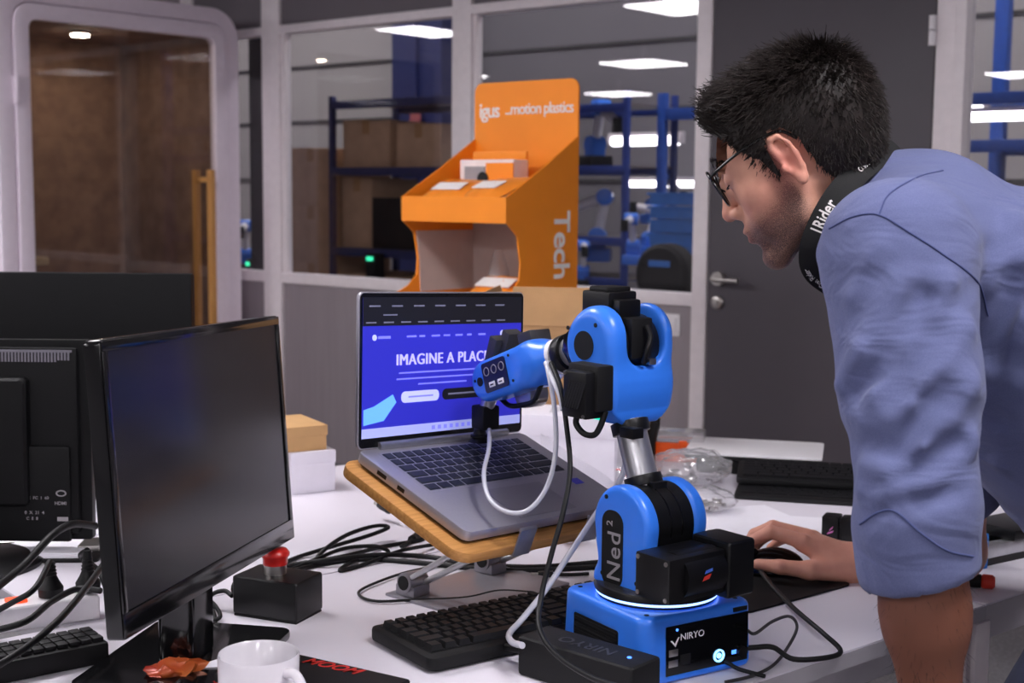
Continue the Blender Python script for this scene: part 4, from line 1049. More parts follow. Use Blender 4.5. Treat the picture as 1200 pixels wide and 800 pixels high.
wr = thing('snack_wrapper', 'crumpled red and gold snack wrapper beside the mug', 'wrapper', tuple(onz(205, 796)), R(30))
bm = bmesh.new(); bmesh.ops.create_icosphere(bm, subdivisions=3, radius=1); rs = np.random.default_rng(4)
for v in bm.verts:
    c0 = np.array(v.co); f = 1+.28*math.sin(7*c0[0]+3*c0[1])*math.cos(5*c0[1]-4*c0[2])+.05*rs.normal(); v.co = (c0[0]*.036*f, c0[1]*.022*f, max(.0005, (c0[2]*.5+.5)*.024*f))
me = bpy.data.meshes.new('w'); bm.to_mesh(me); bm.free(); shade(me, 45)
part('foil', me, mat('foil_red', (140, 26, 20), .3, .2, rgb2=(176, 96, 40), scale=22), wr)
part('inner_foil', MB().add([(.02, .0, .012), (.055, .012, .004), (.05, -.02, .005), (.065, -.002, .02)], [(0, 1, 3), (0, 3, 2), (0, 2, 1), (1, 2, 3)]).mesh(smooth=False), 'paper', wr)

# ------------------------------------------------------------------ cables
CAB = [0]
def cable(label, pts, r, m='rubber', name='cable', n=10, closed=False, ends=None, sub=7):
    P = crom(pts, sub, closed)
    t = thing(name, label, 'cable', P[0], group='cables on the desk')
    part('cord', MB().tube(P, r, n, closed=closed).mesh(ang=80), m, t, world=True)
    if ends:
        for (k_, e_len, e_r, em) in ends:
            a = np.array(P[0]) if k_ == 0 else np.array(P[-1]); b = np.array(P[2]) if k_ == 0 else np.array(P[-3]); d_ = (a-b)/np.linalg.norm(a-b)
            part('connector', MB().tube([a-d_*.004, a+d_*e_len*.7, a+d_*e_len], [e_r, e_r, e_r*.85], 10).mesh(), em, t, world=True)
            part('contact', MB().tube([a+d_*e_len*.98, a+d_*(e_len+.012)], [e_r*.6, e_r*.6], 8).mesh(), 'steel', t, world=True)
    return t
Tz = .744
def T_(*l, z=Tz): return [onz(x, y, z if len(q) == 0 else q[0]) for (x, y, *q) in l]
cable('black cable coiled in a long loop between monitor and laptop stand', T_((290, 690), (318, 668), (345, 654), (390, 640, .75), (430, 628, .758), (455, 618, .764), (440, 616, .768), (410, 625, .768), (385, 640, .76), (372, 655), (400, 652, .75), (450, 640), (492, 632), (500, 622)), .0036)
cable('black cable looping left of the laptop stand', T_((285, 698), (312, 682), (340, 668), (370, 655, .75), (405, 642, .756), (440, 640, .756), (455, 648), (420, 655), (398, 668), (430, 660), (470, 645, .752), (520, 636)), .0034)
cable('thick black cable running under the laptop stand', T_((280, 702), (310, 686), (335, 672), (380, 660), (430, 655), (500, 660), (560, 666), (620, 668), (700, 664)), .0042)
cable('thick black cable parallel to the other under the stand', T_((284, 694), (310, 676), (332, 664), (385, 656, .752), (445, 650, .752), (500, 652), (550, 660), (625, 664), (708, 658)), .0042)
cable('thin black wire looping in front of the stand plate', T_((515, 662), (470, 672), (428, 688), (421, 697), (440, 704), (480, 703), (545, 700), (585, 692), (625, 694)), .0022)
cable('black cable with a display plug rising toward the wooden board', T_((505, 612), (490, 612, .752), (470, 605, .76), (455, 597, .766)), .003, ends=[(1, .03, .0075, 'rubber')])
cable('black cable with a fat connector left of the stand', T_((470, 640), (478, 636), (484, 632)), .0034, ends=[(1, .035, .009, 'rubber')])
cable('short black cable with a bare plug under the stand', T_((690, 672), (670, 673), (655, 673), (645, 673)), .003, ends=[(1, .02, .006, 'black_plastic')])
cable('tangled black cable behind the monitor foot', T_((236, 700), (250, 712, .752), (232, 716, .76), (240, 728), (258, 722, .752), (246, 704, .758), (228, 708), (236, 736), (256, 732, .75)), .0032)
cable('black cable from the stop button box to the monitor', T_((272, 698, .765), (262, 692, .768), (246, 700, .76), (252, 730), (232, 738), (210, 760)), .0034)
cable('black cable curving down from the rear monitor', [at(112, 616, 2.1), at(85, 614, 2.05), at(60, 628, 2.0), at(30, 660, 1.95), at(0, 685, 1.92), at(-30, 710, 1.9)], .006)
cable('black mains cable of the short plug', [np.array(WM['mains_plug'] @ Vector((0, 0, .05))), onz(40, 690, .81), onz(10, 708, .79), onz(-30, 730, .75)], .0042)
cable('black mains cable of the tall plug', [np.array(WM['mains_plug.001'] @ Vector((0, 0, .06))), onz(95, 652, .82), onz(115, 668, .80), onz(125, 690, .78)], .0042)
cable('black cable crossing the left keyboard diagonally', [onz(122, 660, .82), onz(100, 690, .82), onz(70, 725, .81), onz(35, 755, .80), onz(0, 778, .79), onz(-40, 800, .77)], .0046)
cable('black cable lying along the power strip', T_((118, 692, .79), (90, 690, .79), (60, 705, .79), (30, 728, .785), (-20, 742, .77)), .0046)
# ------------------------------------------------------------------ the blue robot arm
RA = R(38); RO = np.array([.197, 1.785, .7402])
RMX = Matrix.Translation(Vector(RO.tolist())) @ Matrix.Rotation(RA, 4, 'Z')
rb = thing('robot_arm', 'blue desktop robot arm with black joints standing on the front desk', 'robot', mtx=RMX)
emitmat('ring_glow', (150, 185, 255), 2.4); emitmat('button_glow', (120, 190, 255), 3.0); emitmat('teal_glow', (30, 220, 180), 1.2)
def RP(s, g, z): return RO+np.array((RMX.to_3x3() @ Vector((s, g, 0))))+np.array([0, 0, z])
# base
BR = Matrix.Rotation(R(-6), 4, 'Z') @ Matrix.Scale(1.05, 4, (1, 0, 0)) @ Matrix.Scale(1.05, 4, (0, 1, 0))
sd = SDF((-.1, -.1, -.004), (.1, .1, .1), .0024)
d2 = d2box(sd.X, sd.Y, (0, 0), (.0905-.00, .0905), .022)+(sd.Z-.0)*.04
sd.u(sd.ext(d2, sd.Z, .044, .044, .008))
sd.sub(sd.rbox((.013, -.092, .041), (.066, .0075, .033), .002))
sd.sub(sd.rbox((-.092, .011, .02), (.0055, .05, .042), .004))
part('base', sd.mesh(50), 'robot_blue', rb, mtx=BR)
pn = part('connector_panel', MB().box(-.052, .078, -.0868, -.084, .009, .0735).mesh(), 'black_gloss', rb, mtx=BR)
part('lettering', text('NIRYO', .0125, .0002, Matrix.Translation((-.012, -.0872, .057)) @ MF, .004), 'white_plastic', pn)
part('logo', MB().prism([(-.046, .055), (-.043, .055), (-.039, .05), (-.034, .058), (-.032, .058), (-.038, .046)], .0868, .0872, MXZ).mesh(smooth=False), 'white_plastic', pn)
for z_ in (.02, .034): part('usb_port', MB().box(-.048, -.034, -.0876, -.0868, z_, z_+.009).mesh(bevel=.0006), 'steel', pn)
part('lan_port', MB().box(-.03, -.014, -.0875, -.0868, .02, .034).mesh(bevel=.0006), 'black_matte', pn)
part('power_button', xform(ring(circ(.0085, 24), circ(.0062, 24), -.0885, -.0866).mesh(), Matrix.Translation((.031, 0, .022))), 'button_glow', pn)
part('power_mark', MB().prism(circ(.0036, 16, .031, .022), .0868, .0882, MXZ).mesh(), 'button_glow', pn)
part('status_led', MB().prism(circ(.0018, 10, -.036, .068), .0868, .0875, MXZ).mesh(), 'led_blue', pn)
part('power_socket', MB().cyl((.066, -.0868, .022), (.066, -.093, .022), .0075, n=16).mesh(), 'black_plastic', pn)
part('socket_led', MB().box(.052, .06, -.0878, -.0868, .02, .025).mesh(), 'led_blue', pn)
part('type_plate', MB().box(.05, .072, -.0912, -.0895, .078, .0835).mesh(), 'black_plastic', rb, mtx=BR)
vn = part('side_vent', MB().box(-.0872, -.0862, -.038, .06, .003, .061).mesh(), 'black_matte', rb, mtx=BR)
for i in range(6): part('vent_slat', MB().box(-.0885, -.087, -.034, .056, .006+.009*i, .011+.009*i).mesh(bevel=.0008), 'black_plastic', vn)
for (x_, y_) in ((-.07, -.07), (.07, -.07), (-.07, .07), (.07, .07)):
    part('screw', MB().cyl((x_, y_, .0865), (x_, y_, .0885), .0032, n=10).mesh(), 'black_matte', rb, mtx=BR)
# turntable
part('turntable', MB().lathe([(.0, .086), (.08, .086), (.08, .0915), (.0, .0915)], n=64).mesh(), 'black_plastic', rb)
part('light_ring', MB().lathe([(.0, .0916), (.0815, .0916), (.0825, .0935), (.0815, .0955), (0, .0955)], n=64).mesh(), 'ring_glow', rb)
part('rotating_plate', MB().lathe([(.0, .0956), (.0835, .0956), (.0845, .099), (.082, .105), (.072, .108), (.0, .109)], n=64).mesh(ang=50), 'black_plastic', rb)
# shoulder
SC_ = (.004, .187)
def plate(x0, x1, big=0):
    sd = SDF((x0-.006, -.07, .1), (x1+.006, .075, .25), .0021)
    d = np.sqrt((sd.Y-SC_[0])**2+(sd.Z-SC_[1])**2)-.0535
    d = smin(d, d2box(sd.Y, sd.Z, (.004, .13), (.046, .035), .01), .02)
    d = smin(d, d2box(sd.Y, sd.Z, (.004, .108), (.052, .012), .008), .02)
    sd.u(sd.ext(d, sd.X, (x0+x1)/2, (x1-x0)/2, .009)); sd.sub(sd.Z-.1045)
    return sd.mesh(60)
lpn = part('shoulder_plate', plate(-.066, -.041), 'robot_blue', rb)
part('shoulder_plate', plate(.02, .046), 'robot_blue', rb)
part('shoulder_drum', MB().cyl((-.042, SC_[0], SC_[1]), (.021, SC_[0], SC_[1]), .05, n=48).box(-.04, .02, -.045, .053, .107, .187).mesh(ang=50), 'black_plastic', rb)
for k_ in (-.02, 0): part('drum_groove', MB().lathe([(.0503, -.0012), (.0506, 0), (.0503, .0012)], (k_, SC_[0], SC_[1]), 48, Matrix.Rotation(R(90), 4, 'Y')).mesh(), 'black_gloss', rb)
MLx = Matrix(((0, 0, -1, 0), (0, 1, 0, 0), (1, 0, 0, 0), (0, 0, 0, 1)))     # (along z, along y, -x)
lab = [(z_, y_) for (z_, y_) in rrect(.104, .041, .018, 6, .154, .017)]
nb = part('name_plate', MB().prism([(p[0], p[1]) for p in lab], .0658, .0666, MLx).mesh(), 'black_matte', lpn)
part('lettering', text('Ned', .036, .0002, Matrix.Translation((-.0668, .012, .145)) @ MLx, .006, spacing=1.1), 'grey_print', lpn)
part('lettering', text('2', .016, .0002, Matrix.Translation((-.0668, .022, .188)) @ MLx, .006), 'grey_print', lpn)
for (y_, z_) in ((.036, .118), (-.03, .118), (.03, .222)): part('screw', MB().cyl((-.067, y_, z_), (-.0655, y_, z_), .003, n=10).mesh(), 'black_matte', lpn)
# shoulder motor
mt = part('shoulder_motor', MB().box(-.088, .012, -.112, -.05, .112, .17).mesh(bevel=.004, seg=2), 'black_plastic', rb)
part('motor_cover', MB().box(.012, .062, -.118, -.05, .104, .178).mesh(bevel=.006, seg=3), 'black_plastic', rb)
part('motor_cylinder', MB().cyl((-.062, -.09, .141), (.008, -.09, .141), .031, n=32).mesh(), 'black_plastic', mt)
for (y_, z_) in ((-.106, .118), (-.106, .164), (-.056, .118), (-.056, .164)): part('screw', MB().cyl((-.0895, y_, z_), (-.088, y_, z_), .003, n=10).mesh(), 'steel', mt)
part('logo', MB().prism([(-.04, .138), (-.028, .14), (-.024, .146), (-.036, .144)], .122, .1224, MXZ).mesh(smooth=False), 'logo_red', mt)
part('logo', MB().prism([(-.036, .147), (-.022, .149), (-.022, .153), (-.034, .151)], .122, .1224, MXZ).mesh(smooth=False), 'logo_blue', mt)
# upper arm tube
AX = -.01
def seg(g0, z0, g1, z1): return (AX, g0, z0), (AX, g1, z1)
part('arm_tube', MB().cyl((AX, .014, .225), (AX, .05, .315), .021, n=40).mesh(), 'aluminium', rb)
part('arm_clamp', MB().cyl((AX, .0165, .232), (AX, .0215, .2445), .0255, n=40).box(AX-.012, AX+.012, -.014, .0, .228, .242).mesh(bevel=.001), 'black_plastic', rb)
part('arm_clamp', MB().cyl((AX, .0435, .299), (AX, .0495, .314), .026, n=40).box(AX-.03, AX-.01, .01, .035, .298, .312).mesh(bevel=.001), 'black_plastic', rb)
# elbow shell
sd = SDF((-.075, -.0, .29), (.07, .15, .48), .0022)
d = d2cap(sd.Y, sd.Z, (.085, .417), (.083, .418), .0445, .0445)
d = smin(d, d2cap(sd.Y, sd.Z, (.072, .43), (.066, .36), .038, .034), .02)
d = smin(d, d2cap(sd.Y, sd.Z, (.066, .36), (.056, .325), .034, .022), .02)
b1 = sd.ext(d, sd.X, AX+.009, .0605, .016)
sd.u(b1)
nk = sd.cap((AX, .052, .318), (AX, .06, .34), .03, .036); sd.d = np.maximum(sd.d, -(sd.Z-.312))
w_ = np.clip((.345-sd.Z)/.03, 0, 1)            # narrows toward the tube
sd.d = np.maximum(sd.d, (np.abs(sd.X-AX-.009)-.0605+.027*w_**1.5).astype(np.float32)); sd.d = sd.d.astype(np.float32)
d_s = d2box(sd.X, sd.Z, (.004, .45), (.034, .06), .028)
slot = np.maximum(d_s, sd.Y-.2).astype(np.float32)
sd.sub(slot, .008)
part('elbow_shell', sd.mesh(70), 'robot_blue', rb)
es_ = rb.children[-1]
part('joint_cap', MB().cyl((-.0625, .085, .417), (-.0608, .085, .417), .0195, n=40).mesh(), 'black_matte', rb)
for (y_, z_) in ((.062, .446), (.118, .438), (.045, .372)): part('screw', MB().cyl((-.0625, y_, z_), (-.061, y_, z_), .003, n=10).mesh(), 'black_matte', rb)
part('elbow_motor', MB().cyl((-.032, .08, .415), (.034, .08, .415), .041, n=40).box(-.03, .024, .05, .1, .392, .44).mesh(bevel=.001, ang=50), 'black_plastic', rb)
part('elbow_bracket', MB().box(-.022, .016, .034, .06, .40, .455).mesh(bevel=.004), 'black_matte', rb)
part('elbow_wire', MB().tube(crom([(.0, .03, .445), (.002, .024, .43), (-.006, .022, .412), (-.004, .03, .395)], 6), .004, 10).mesh(ang=80), 'rubber', rb)
part('elbow_plug', MB().box(.004, .016, .026, .036, .392, .400).mesh(bevel=.001), 'steel', rb)
part('top_motor', MB().box(-.032, .02, .07, .125, .448, .488).box(-.026, .014, .055, .075, .448, .478).mesh(bevel=.004), 'black_plastic', rb)
part('top_motor_cover', MB().box(-.028, .016, .078, .115, .486, .494).mesh(bevel=.003), 'black_matte', rb)
# small motor with a grille on the left
sm = part('side_motor', MB().box(-.1, -.06, .036, .082, .326, .388).mesh(bevel=.003), 'black_plastic', rb)
part('motor_rim', MB().box(-.085, -.056, .03, .09, .335, .396).mesh(bevel=.004), 'black_matte', rb)
for i in range(7): part('grille_slat', MB().box(-.1012, -.1, -.002, .002, -.02, .02).mesh(), 'black_matte', sm, mtx=Matrix.Translation((0, .044+.005*i, .357)) @ Matrix.Rotation(R(24), 4, 'X'))
for (y_, z_) in ((.04, .33), (.078, .384)): part('screw', MB().cyl((-.1016, y_, z_), (-.1, y_, z_), .0026, n=8).mesh(), 'steel', sm)
part('status_led', MB().box(-.07, -.062, .04, .055, .3225, .3255).mesh(), 'teal_glow', rb)
part('motor_lead', MB().tube(crom([(-.075, .075, .332), (-.078, .08, .315), (-.075, .068, .302), (-.072, .05, .302), (-.07, .04, .315), (-.066, .035, .335)], 6), .0042, 10).mesh(ang=80), 'rubber', rb)
# forearm
E0 = np.array([.085, .417]); W0 = np.array([.225, .379]); W1 = np.array([.347, .336])
u_ = (W1-W0)/np.linalg.norm(W1-W0)
part('forearm_motor', MB().tube([(AX, .105, .42), (AX, .128, .412), (AX, .158, .402)], [.041, .038, .029], 8).mesh(bevel=.002), 'black_gloss', rb)
part('forearm_tube', MB().cyl((AX, .15, .403), (AX, .225, .379), .0215, n=32).mesh(), 'aluminium', rb)
part('forearm_clamp', MB().cyl((AX, .172, .396), (AX, .187, .391), .0275, n=32).mesh(bevel=.001), 'black_plastic', rb)
part('wrist_collar', MB().cyl((AX, .192, .3895), (AX, .205, .3855), .026, n=32).mesh(bevel=.001), 'white_plastic', rb)
sd = SDF((-.055, .19, .285), (.035, .4, .43), .002)
d = d2cap(sd.Y, sd.Z, W0+u_*.02, W1, .0325, .031)
sd.u(sd.ext(d, sd.X, AX, .027, .012)); sd.u(sd.cap((AX, .205, .385), (AX, .24, .374), .0265, .029), .02)
part('wrist', sd.mesh(60), 'robot_blue', rb)
wp = rb.children[-1]
un = np.array([-u_[1], u_[0]])          # up, square to the wrist axis, in (y,z)
WMx = Matrix.Identity(4)                 # panel frame: x to the viewer's right (back along the arm), y up, z out (-x)
cx_ = np.array([.312, .3505])
xv = Vector((0, -u_[0], -u_[1])); yv = Vector((0, un[0], un[1])); zv = xv.cross(yv)
for i in range(3): WMx[i][0] = xv[i]; WMx[i][1] = yv[i]; WMx[i][2] = zv[i]
WMx[0][3] = AX-.0272; WMx[1][3] = cx_[0]; WMx[2][3] = cx_[1]
mat('panel_navy', (14, 18, 40), .3)
pp = part('control_panel', MB().prism(rrect(.06, .045, .005), 0, .0008).mesh(), 'panel_navy', rb, mtx=WMx)
for i in range(3): part('panel_button', MB().tube([(-.019+.019*i+.0062*math.cos(k_*math.pi/10), .009+.0062*math.sin(k_*math.pi/10), .001) for k_ in range(20)], .0008, 6, closed=True).mesh(), 'grey_print', pp)
for i in range(2): part('panel_socket', MB().box(-.017+.022*i, -.003+.022*i, -.016, -.008, .0008, .0022).mesh(bevel=.0006), 'white_plastic', pp); part('socket_slot', MB().box(-.014+.022*i, -.006+.022*i, -.0135, -.0115, .0022, .0025).mesh(), 'rubber', pp)
part('hand_knob', MB().prism(circ(.0068, 24, -.04, -.002), 0, .0012).mesh(), 'black_matte', pp)
for (x_, y_) in ((-.052, .002), (.04, .02), (.04, -.018)): part('screw', MB().prism(circ(.0022, 10, x_, y_), 0, .001).mesh(), 'black_matte', pp)
mat('dark_grey', (54, 52, 54), .5)
for (g_, z_, hx) in ((.372, .378, 0), (.356, .388, .012)):
    part('camera_bracket', MB().box(-.014, .014, -.009, .009, -.022, .022).mesh(bevel=.002), 'dark_grey', rb, mtx=Matrix.Translation((.012+hx, g_, z_)) @ Matrix.Rotation(R(20), 4, 'X'))
part('camera_head', MB().box(-.02, .02, -.016, .016, -.012, .016).mesh(bevel=.003), 'dark_grey', rb, mtx=Matrix.Translation((.022, .292, .398)) @ Matrix.Rotation(R(-18), 4, 'X'))
# tool
part('tool_tube', MB().cyl((AX, .352, .325), (AX, .368, .292), .0115, n=24).mesh(), 'aluminium', rb)
part('tool_body', MB().box(AX-.016, AX+.016, .356, .388, .258, .295).mesh(bevel=.004), 'black_matte', rb)
part('suction_cup', MB().lathe([(.0, .02), (.009, .02), (.01, .012), (.0145, .011), (.0145, .008), (.012, .006), (.018, 0), (0, 0)], (AX, .386, .236), 24).mesh(), 'rubber', rb)
part('wrist_motor', MB().cyl((.005, .30, .318), (.04, .30, .318), .02, n=24).mesh(bevel=.002), 'steel', rb)
part('wrist_lead', MB().tube(crom([(-.02, .225, .345), (-.012, .25, .318), (0, .29, .305), (.005, .33, .298), (.01, .36, .305)], 6), .004, 8).mesh(ang=80), 'rubber', rb)

# ------------------------------------------------------------------ hoses and robot leads
mat('hose_clear', (206, 206, 216), .25, var=.02, coat=.4)
gp = RP(AX-.004, .372, .262)
cable('translucent air hose drooping from the gripper over the laptop keys', [gp+np.array([0.01, -.03, 0]), at(573, 525, 1.97), at(567, 555, 1.90), at(573, 583, 1.85), at(592, 599, 1.82), at(618, 598, 1.81), at(640, 572, 1.81), at(651, 530, 1.82), at(650, 480, 1.84), at(643, 438, 1.86), at(640, 425, 1.88)], .0034, 'hose_clear')
cable('black lead hanging from the forearm down past the laptop to the power supply', [at(646, 425, 1.87), at(657, 455, 1.83), at(664, 500, 1.80), at(668, 550, 1.77), at(660, 600, 1.74), at(646, 650, 1.72), at(634, 700, 1.70), at(632, 735, 1.66), at(650, 765, 1.62), at(690, 792, 1.58), at(730, 806, 1.55)], .0036)
cable('second white hose beside the forearm clamp', [at(640, 425, 1.88), at(648, 445, 1.85), at(656, 462, 1.83), at(660, 480, 1.82)], .0042, 'hose_clear')
cable('translucent air hose passing behind the robot down to the power supply', [at(722, 500, 1.95), at(732, 530, 1.95), at(728, 560, 1.95), at(700, 600, 1.93), at(670, 645, 1.90), at(640, 690, 1.86), at(612, 725, 1.80), at(597, 742, 1.76), at(600, 752, 1.72), at(612, 756, 1.68)], .0044, 'hose_clear')
cable('black mouse cable looping to the back of the robot', [onz(880, 652, .752), onz(900, 680, .765), onz(930, 712, .77), onz(965, 742, .76), onz(985, 762, .746), onz(970, 770, .748), onz(930, 772, .752), RP(.105, -.115, .022), RP(.084, -.1, .022), RP(.066, -.093, .022)], .0036, ends=[(1, .004, .0065, 'rubber')])
mat('wire_white', (220, 216, 222), .4)
cable('thin grey lead looping from the robot side socket', [RP(.078, -.092, .045), onz(885, 742, .79), onz(905, 728, .79), onz(925, 722, .782), onz(934, 735, .765), onz(922, 760, .748), onz(905, 780, .744), onz(880, 792, .7435), onz(850, 799, .7435)], .0022, 'dark_grey', ends=[(0, .006, .003, 'wire_white')])
cable('black lead dropping from the robot power button area', [RP(.034, -.09, .012), RP(.036, -.102, .01), RP(.04, -.115, .006), RP(.05, -.15, .0045)], .0028)
# ------------------------------------------------------------------ the man
mat('shirt', (92, 99, 138), .92, rgb2=(104, 110, 148), scale=700, bump=.25, bscale=1500, sheen=.1, spec=.15)
_m = MATS['shirt']; _nt = _m.node_tree; _N = _nt.nodes; _p = _N['Principled BSDF']; _b0 = _p.inputs['Normal'].links[0].from_node
_nz = _N.new('ShaderNodeTexNoise'); _nz.inputs['Scale'].default_value = 13; _nz.inputs['Detail'].default_value = 2; _nz.inputs['Distortion'].default_value = 1.2
_mp = _N.new('ShaderNodeMapping'); _mp.inputs['Rotation'].default_value = (0, R(38), 0); _mp.inputs['Scale'].default_value = (.5, 1, 1.5)
_tc = _N.new('ShaderNodeTexCoord'); _nt.links.new(_tc.outputs['Object'], _mp.inputs[0]); _nt.links.new(_mp.outputs[0], _nz.inputs['Vector'])
_b1 = _N.new('ShaderNodeBump'); _b1.inputs['Strength'].default_value = .36; _b1.inputs['Distance'].default_value = .02
_nt.links.new(_nz.outputs[0], _b1.inputs['Height']); _nt.links.new(_b1.outputs[0], _b0.inputs['Normal'])
mat('shirt_seam', (72, 80, 122), .9, spec=.2)
mat('jeans', (22, 26, 46), .9, rgb2=(30, 35, 58), scale=400, bump=.3, bscale=900)
mat('shoe', (40, 38, 40), .6)
mat('hair', (36, 29, 27), .5, var=.3, scale=60, spec=.3)
mat('lanyard', (14, 14, 15), .8, var=.1, bump=.2, bscale=900)
mat('specs', (12, 12, 13), .2)
glassmat('lens', (.9, .92, .95), 1.4)
mat('eye', (226, 220, 214), .15)
mat('iris', (46, 30, 20), .1)
# skin, with stubble on the jaw and redness on ears, nose and lips, plus painted shade on the left forearm
PH, YH = R(30), R(17)
HO = at(929, 194, 1.78)                                    # midpoint between the ears
hh = np.array([-math.cos(YH), math.sin(YH), 0]); zz_ = np.array([0, 0, 1.])
hf = hh*math.cos(PH)-zz_*math.sin(PH); hu = hh*math.sin(PH)+zz_*math.cos(PH); hl = np.cross(hu, hf)
HM = Matrix.Identity(4)                                    # head frame: x forward, y left, z up
for i in range(3): HM[i][0] = hf[i]; HM[i][1] = hl[i]; HM[i][2] = hu[i]; HM[i][3] = HO[i]
HI = HM.inverted()
def skinmat():
    m = mat('skin', (208, 152, 130), .5, rgb2=(218, 164, 140), scale=60, bump=.12, bscale=700, sss=.08, spec=.35)
    nt = m.node_tree; N = nt.nodes; L = nt.links; p = N['Principled BSDF']
    base = p.inputs['Base Color'].links[0].from_socket
    at_ = N.new('ShaderNodeAttribute'); at_.attribute_name = 'tone'; at_.attribute_type = 'GEOMETRY'
    sp = N.new('ShaderNodeSeparateColor'); L.new(at_.outputs['Color'], sp.inputs[0])
    def mixc(a, fac, col):
        mx = N.new('ShaderNodeMix'); mx.data_type = 'RGBA'; L.new(fac, mx.inputs[0]); L.new(a, mx.inputs[6]); mx.inputs[7].default_value = (*lin(col), 1); return mx.outputs[2]
    nz = N.new('ShaderNodeTexNoise'); nz.inputs['Scale'].default_value = 900
    mu = N.new('ShaderNodeMath'); mu.operation = 'MULTIPLY'; mu.use_clamp = True; ad = N.new('ShaderNodeMath'); ad.operation = 'MULTIPLY_ADD'; ad.inputs[1].default_value = 2.4; ad.inputs[2].default_value = -.45; L.new(nz.outputs[0], ad.inputs[0]); L.new(ad.outputs[0], mu.inputs[0]); L.new(sp.outputs[0], mu.inputs[1])
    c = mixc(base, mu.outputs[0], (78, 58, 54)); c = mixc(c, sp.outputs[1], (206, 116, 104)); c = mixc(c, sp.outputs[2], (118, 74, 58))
    L.new(c, p.inputs['Base Color'])
skinmat()
def tone(me, fn):
    n = len(me.vertices); co = np.empty(n*3, np.float32); me.vertices.foreach_get('co', co); co = co.reshape(-1, 3)
    a = me.color_attributes.new('tone', 'FLOAT_COLOR', 'POINT'); rgb = np.zeros((n, 4), np.float32); rgb[:, 3] = 1
    fn(co, rgb); a.data.foreach_set('color', rgb.ravel()); return me
man = thing('person', 'man in blue shirt and glasses leaning over the desk, one hand on the mouse', 'person', (.72, 1.72, 0))

NB = at(1012, 262, 1.79)
HR = np.array(HM.to_3x3())                                 # columns: head axes in the world
def hp3(q): return HO+HR @ np.array(q, float)
B_ = BSDF((.27, 1.36, .50), (.86, 2.34, 1.56), .0029)
def hc(a, b, ra, rb=None, k=0, sub=False): B_.c(hp3(a), hp3(b), ra, rb, k, sub)
def he(c, r, k=0, sub=False, M=None): B_.e(hp3(c), r, (HR.T if M is None else M @ HR.T), k, sub)
he((-.014, 0, .05), (.097, .075, .082))
he((.030, 0, -.005), (.053, .059, .085), .03)
he((.046, 0, .04), (.042, .058, .05), .02)                     # forehead
for q in (1, -1):
    hc((-.004, .054*q, -.03), (.012, .05*q, -.068), .014, k=.025)     # jaw angle
    hc((.012, .05*q, -.068), (.068, .018*q, -.095), .0135, k=.02)     # jaw line
    he((.047, .042*q, -.012), (.026, .022, .022), .02)                # cheekbone
    he((.046, .034*q, -.045), (.03, .02, .03), .02)
he((.073, 0, -.093), (.0185, .021, .0165), .016)               # chin
hc((.0775, -.03, .047), (.0775, .03, .047), .0105, k=.014)            # brow
for q in (1, -1): he((.094, .031*q, .022), (.018, .019, .016), .014, True)
for q in (1, -1): he((.068, .031*q, .020), (.0155, .0165, .0145), .003)   # lids
hc((.080, 0, .030), (.0985, 0, -.010), .0072, .0088, .010)            # nose
he((.1005, 0, -.0165), (.0105, .0105, .0095), .006)
for q in (1, -1): he((.0885, .0118*q, -.0205), (.011, .0075, .0078), .006)
he((.071, 0, -.052), (.021, .030, .032), .015)                 # muzzle
he((.0885, 0, -.0465), (.0085, .021, .0058), .005); he((.0870, 0, -.0595), (.009, .019, .0065), .005)
hc((.0975, -.02, -.0530), (.0975, .02, -.0530), .0026, k=.003, sub=True)
he((.0935, 0, -.0745), (.008, .018, .006), .008, True)
# neck, and the trunk and arms under the clothes
B_.c(hp3((-.045, 0, -.02)), NB, .051, .057, .03)
CH_ = at(1100, 310, 1.78); B_.c(NB, CH_, .057, .07, .02)
LSi, RSi = at(1052, 300, 1.60), at(1078, 290, 1.955); LE = at(1076, 590, 1.475); LWr = at(1092, 838, 1.475); KN = np.array([.545, 1.56, .555])
REi = at(1125, 560, 2.07)
B_.c(CH_, LSi, .07, .055, .02); B_.c(CH_, RSi, .07, .055, .02); B_.c(LSi, LE, .052, .045, .02); B_.c(RSi, REi, .05, .042, .02)
# ears
for q in (1, -1):
    ec = np.array([-.004, .0735*q, .0035]); M3 = np.array([[.975, .12*q, -.20], [-.14*q, .99, 0], [.19, .02*q, .98]])
    M3 = np.array([r/np.linalg.norm(r) for r in M3])
    def EP(a, b, c): return ec+M3.T @ np.array([a, b, c])
    he(EP(0, .003*q, 0), (.0120, .0055, .031), .006, M=M3)
    rim = [EP(.0085, .006*q, .012), EP(.009, .008*q, .024), EP(.002, .0095*q, .0335), EP(-.007, .0105*q, .031), EP(-.012, .0105*q, .017), EP(-.012, .0095*q, 0), EP(-.0085, .008*q, -.017), EP(-.003, .006*q, -.029)]
    for a, b in zip(rim[:-1], rim[1:]): hc(a, b, .0036, k=.003)
    he(EP(.002, .012*q, -.002), (.0065, .008, .012), .004, True, M3)
    he(EP(-.003, .012*q, .016), (.0062, .005, .010), .004, True, M3)
    he(EP(.011, .008*q, -.006), (.004, .004, .006), .003, M=M3)
    he(EP(.002, .007*q, -.028), (.007, .005, .0085), .005, M=M3)
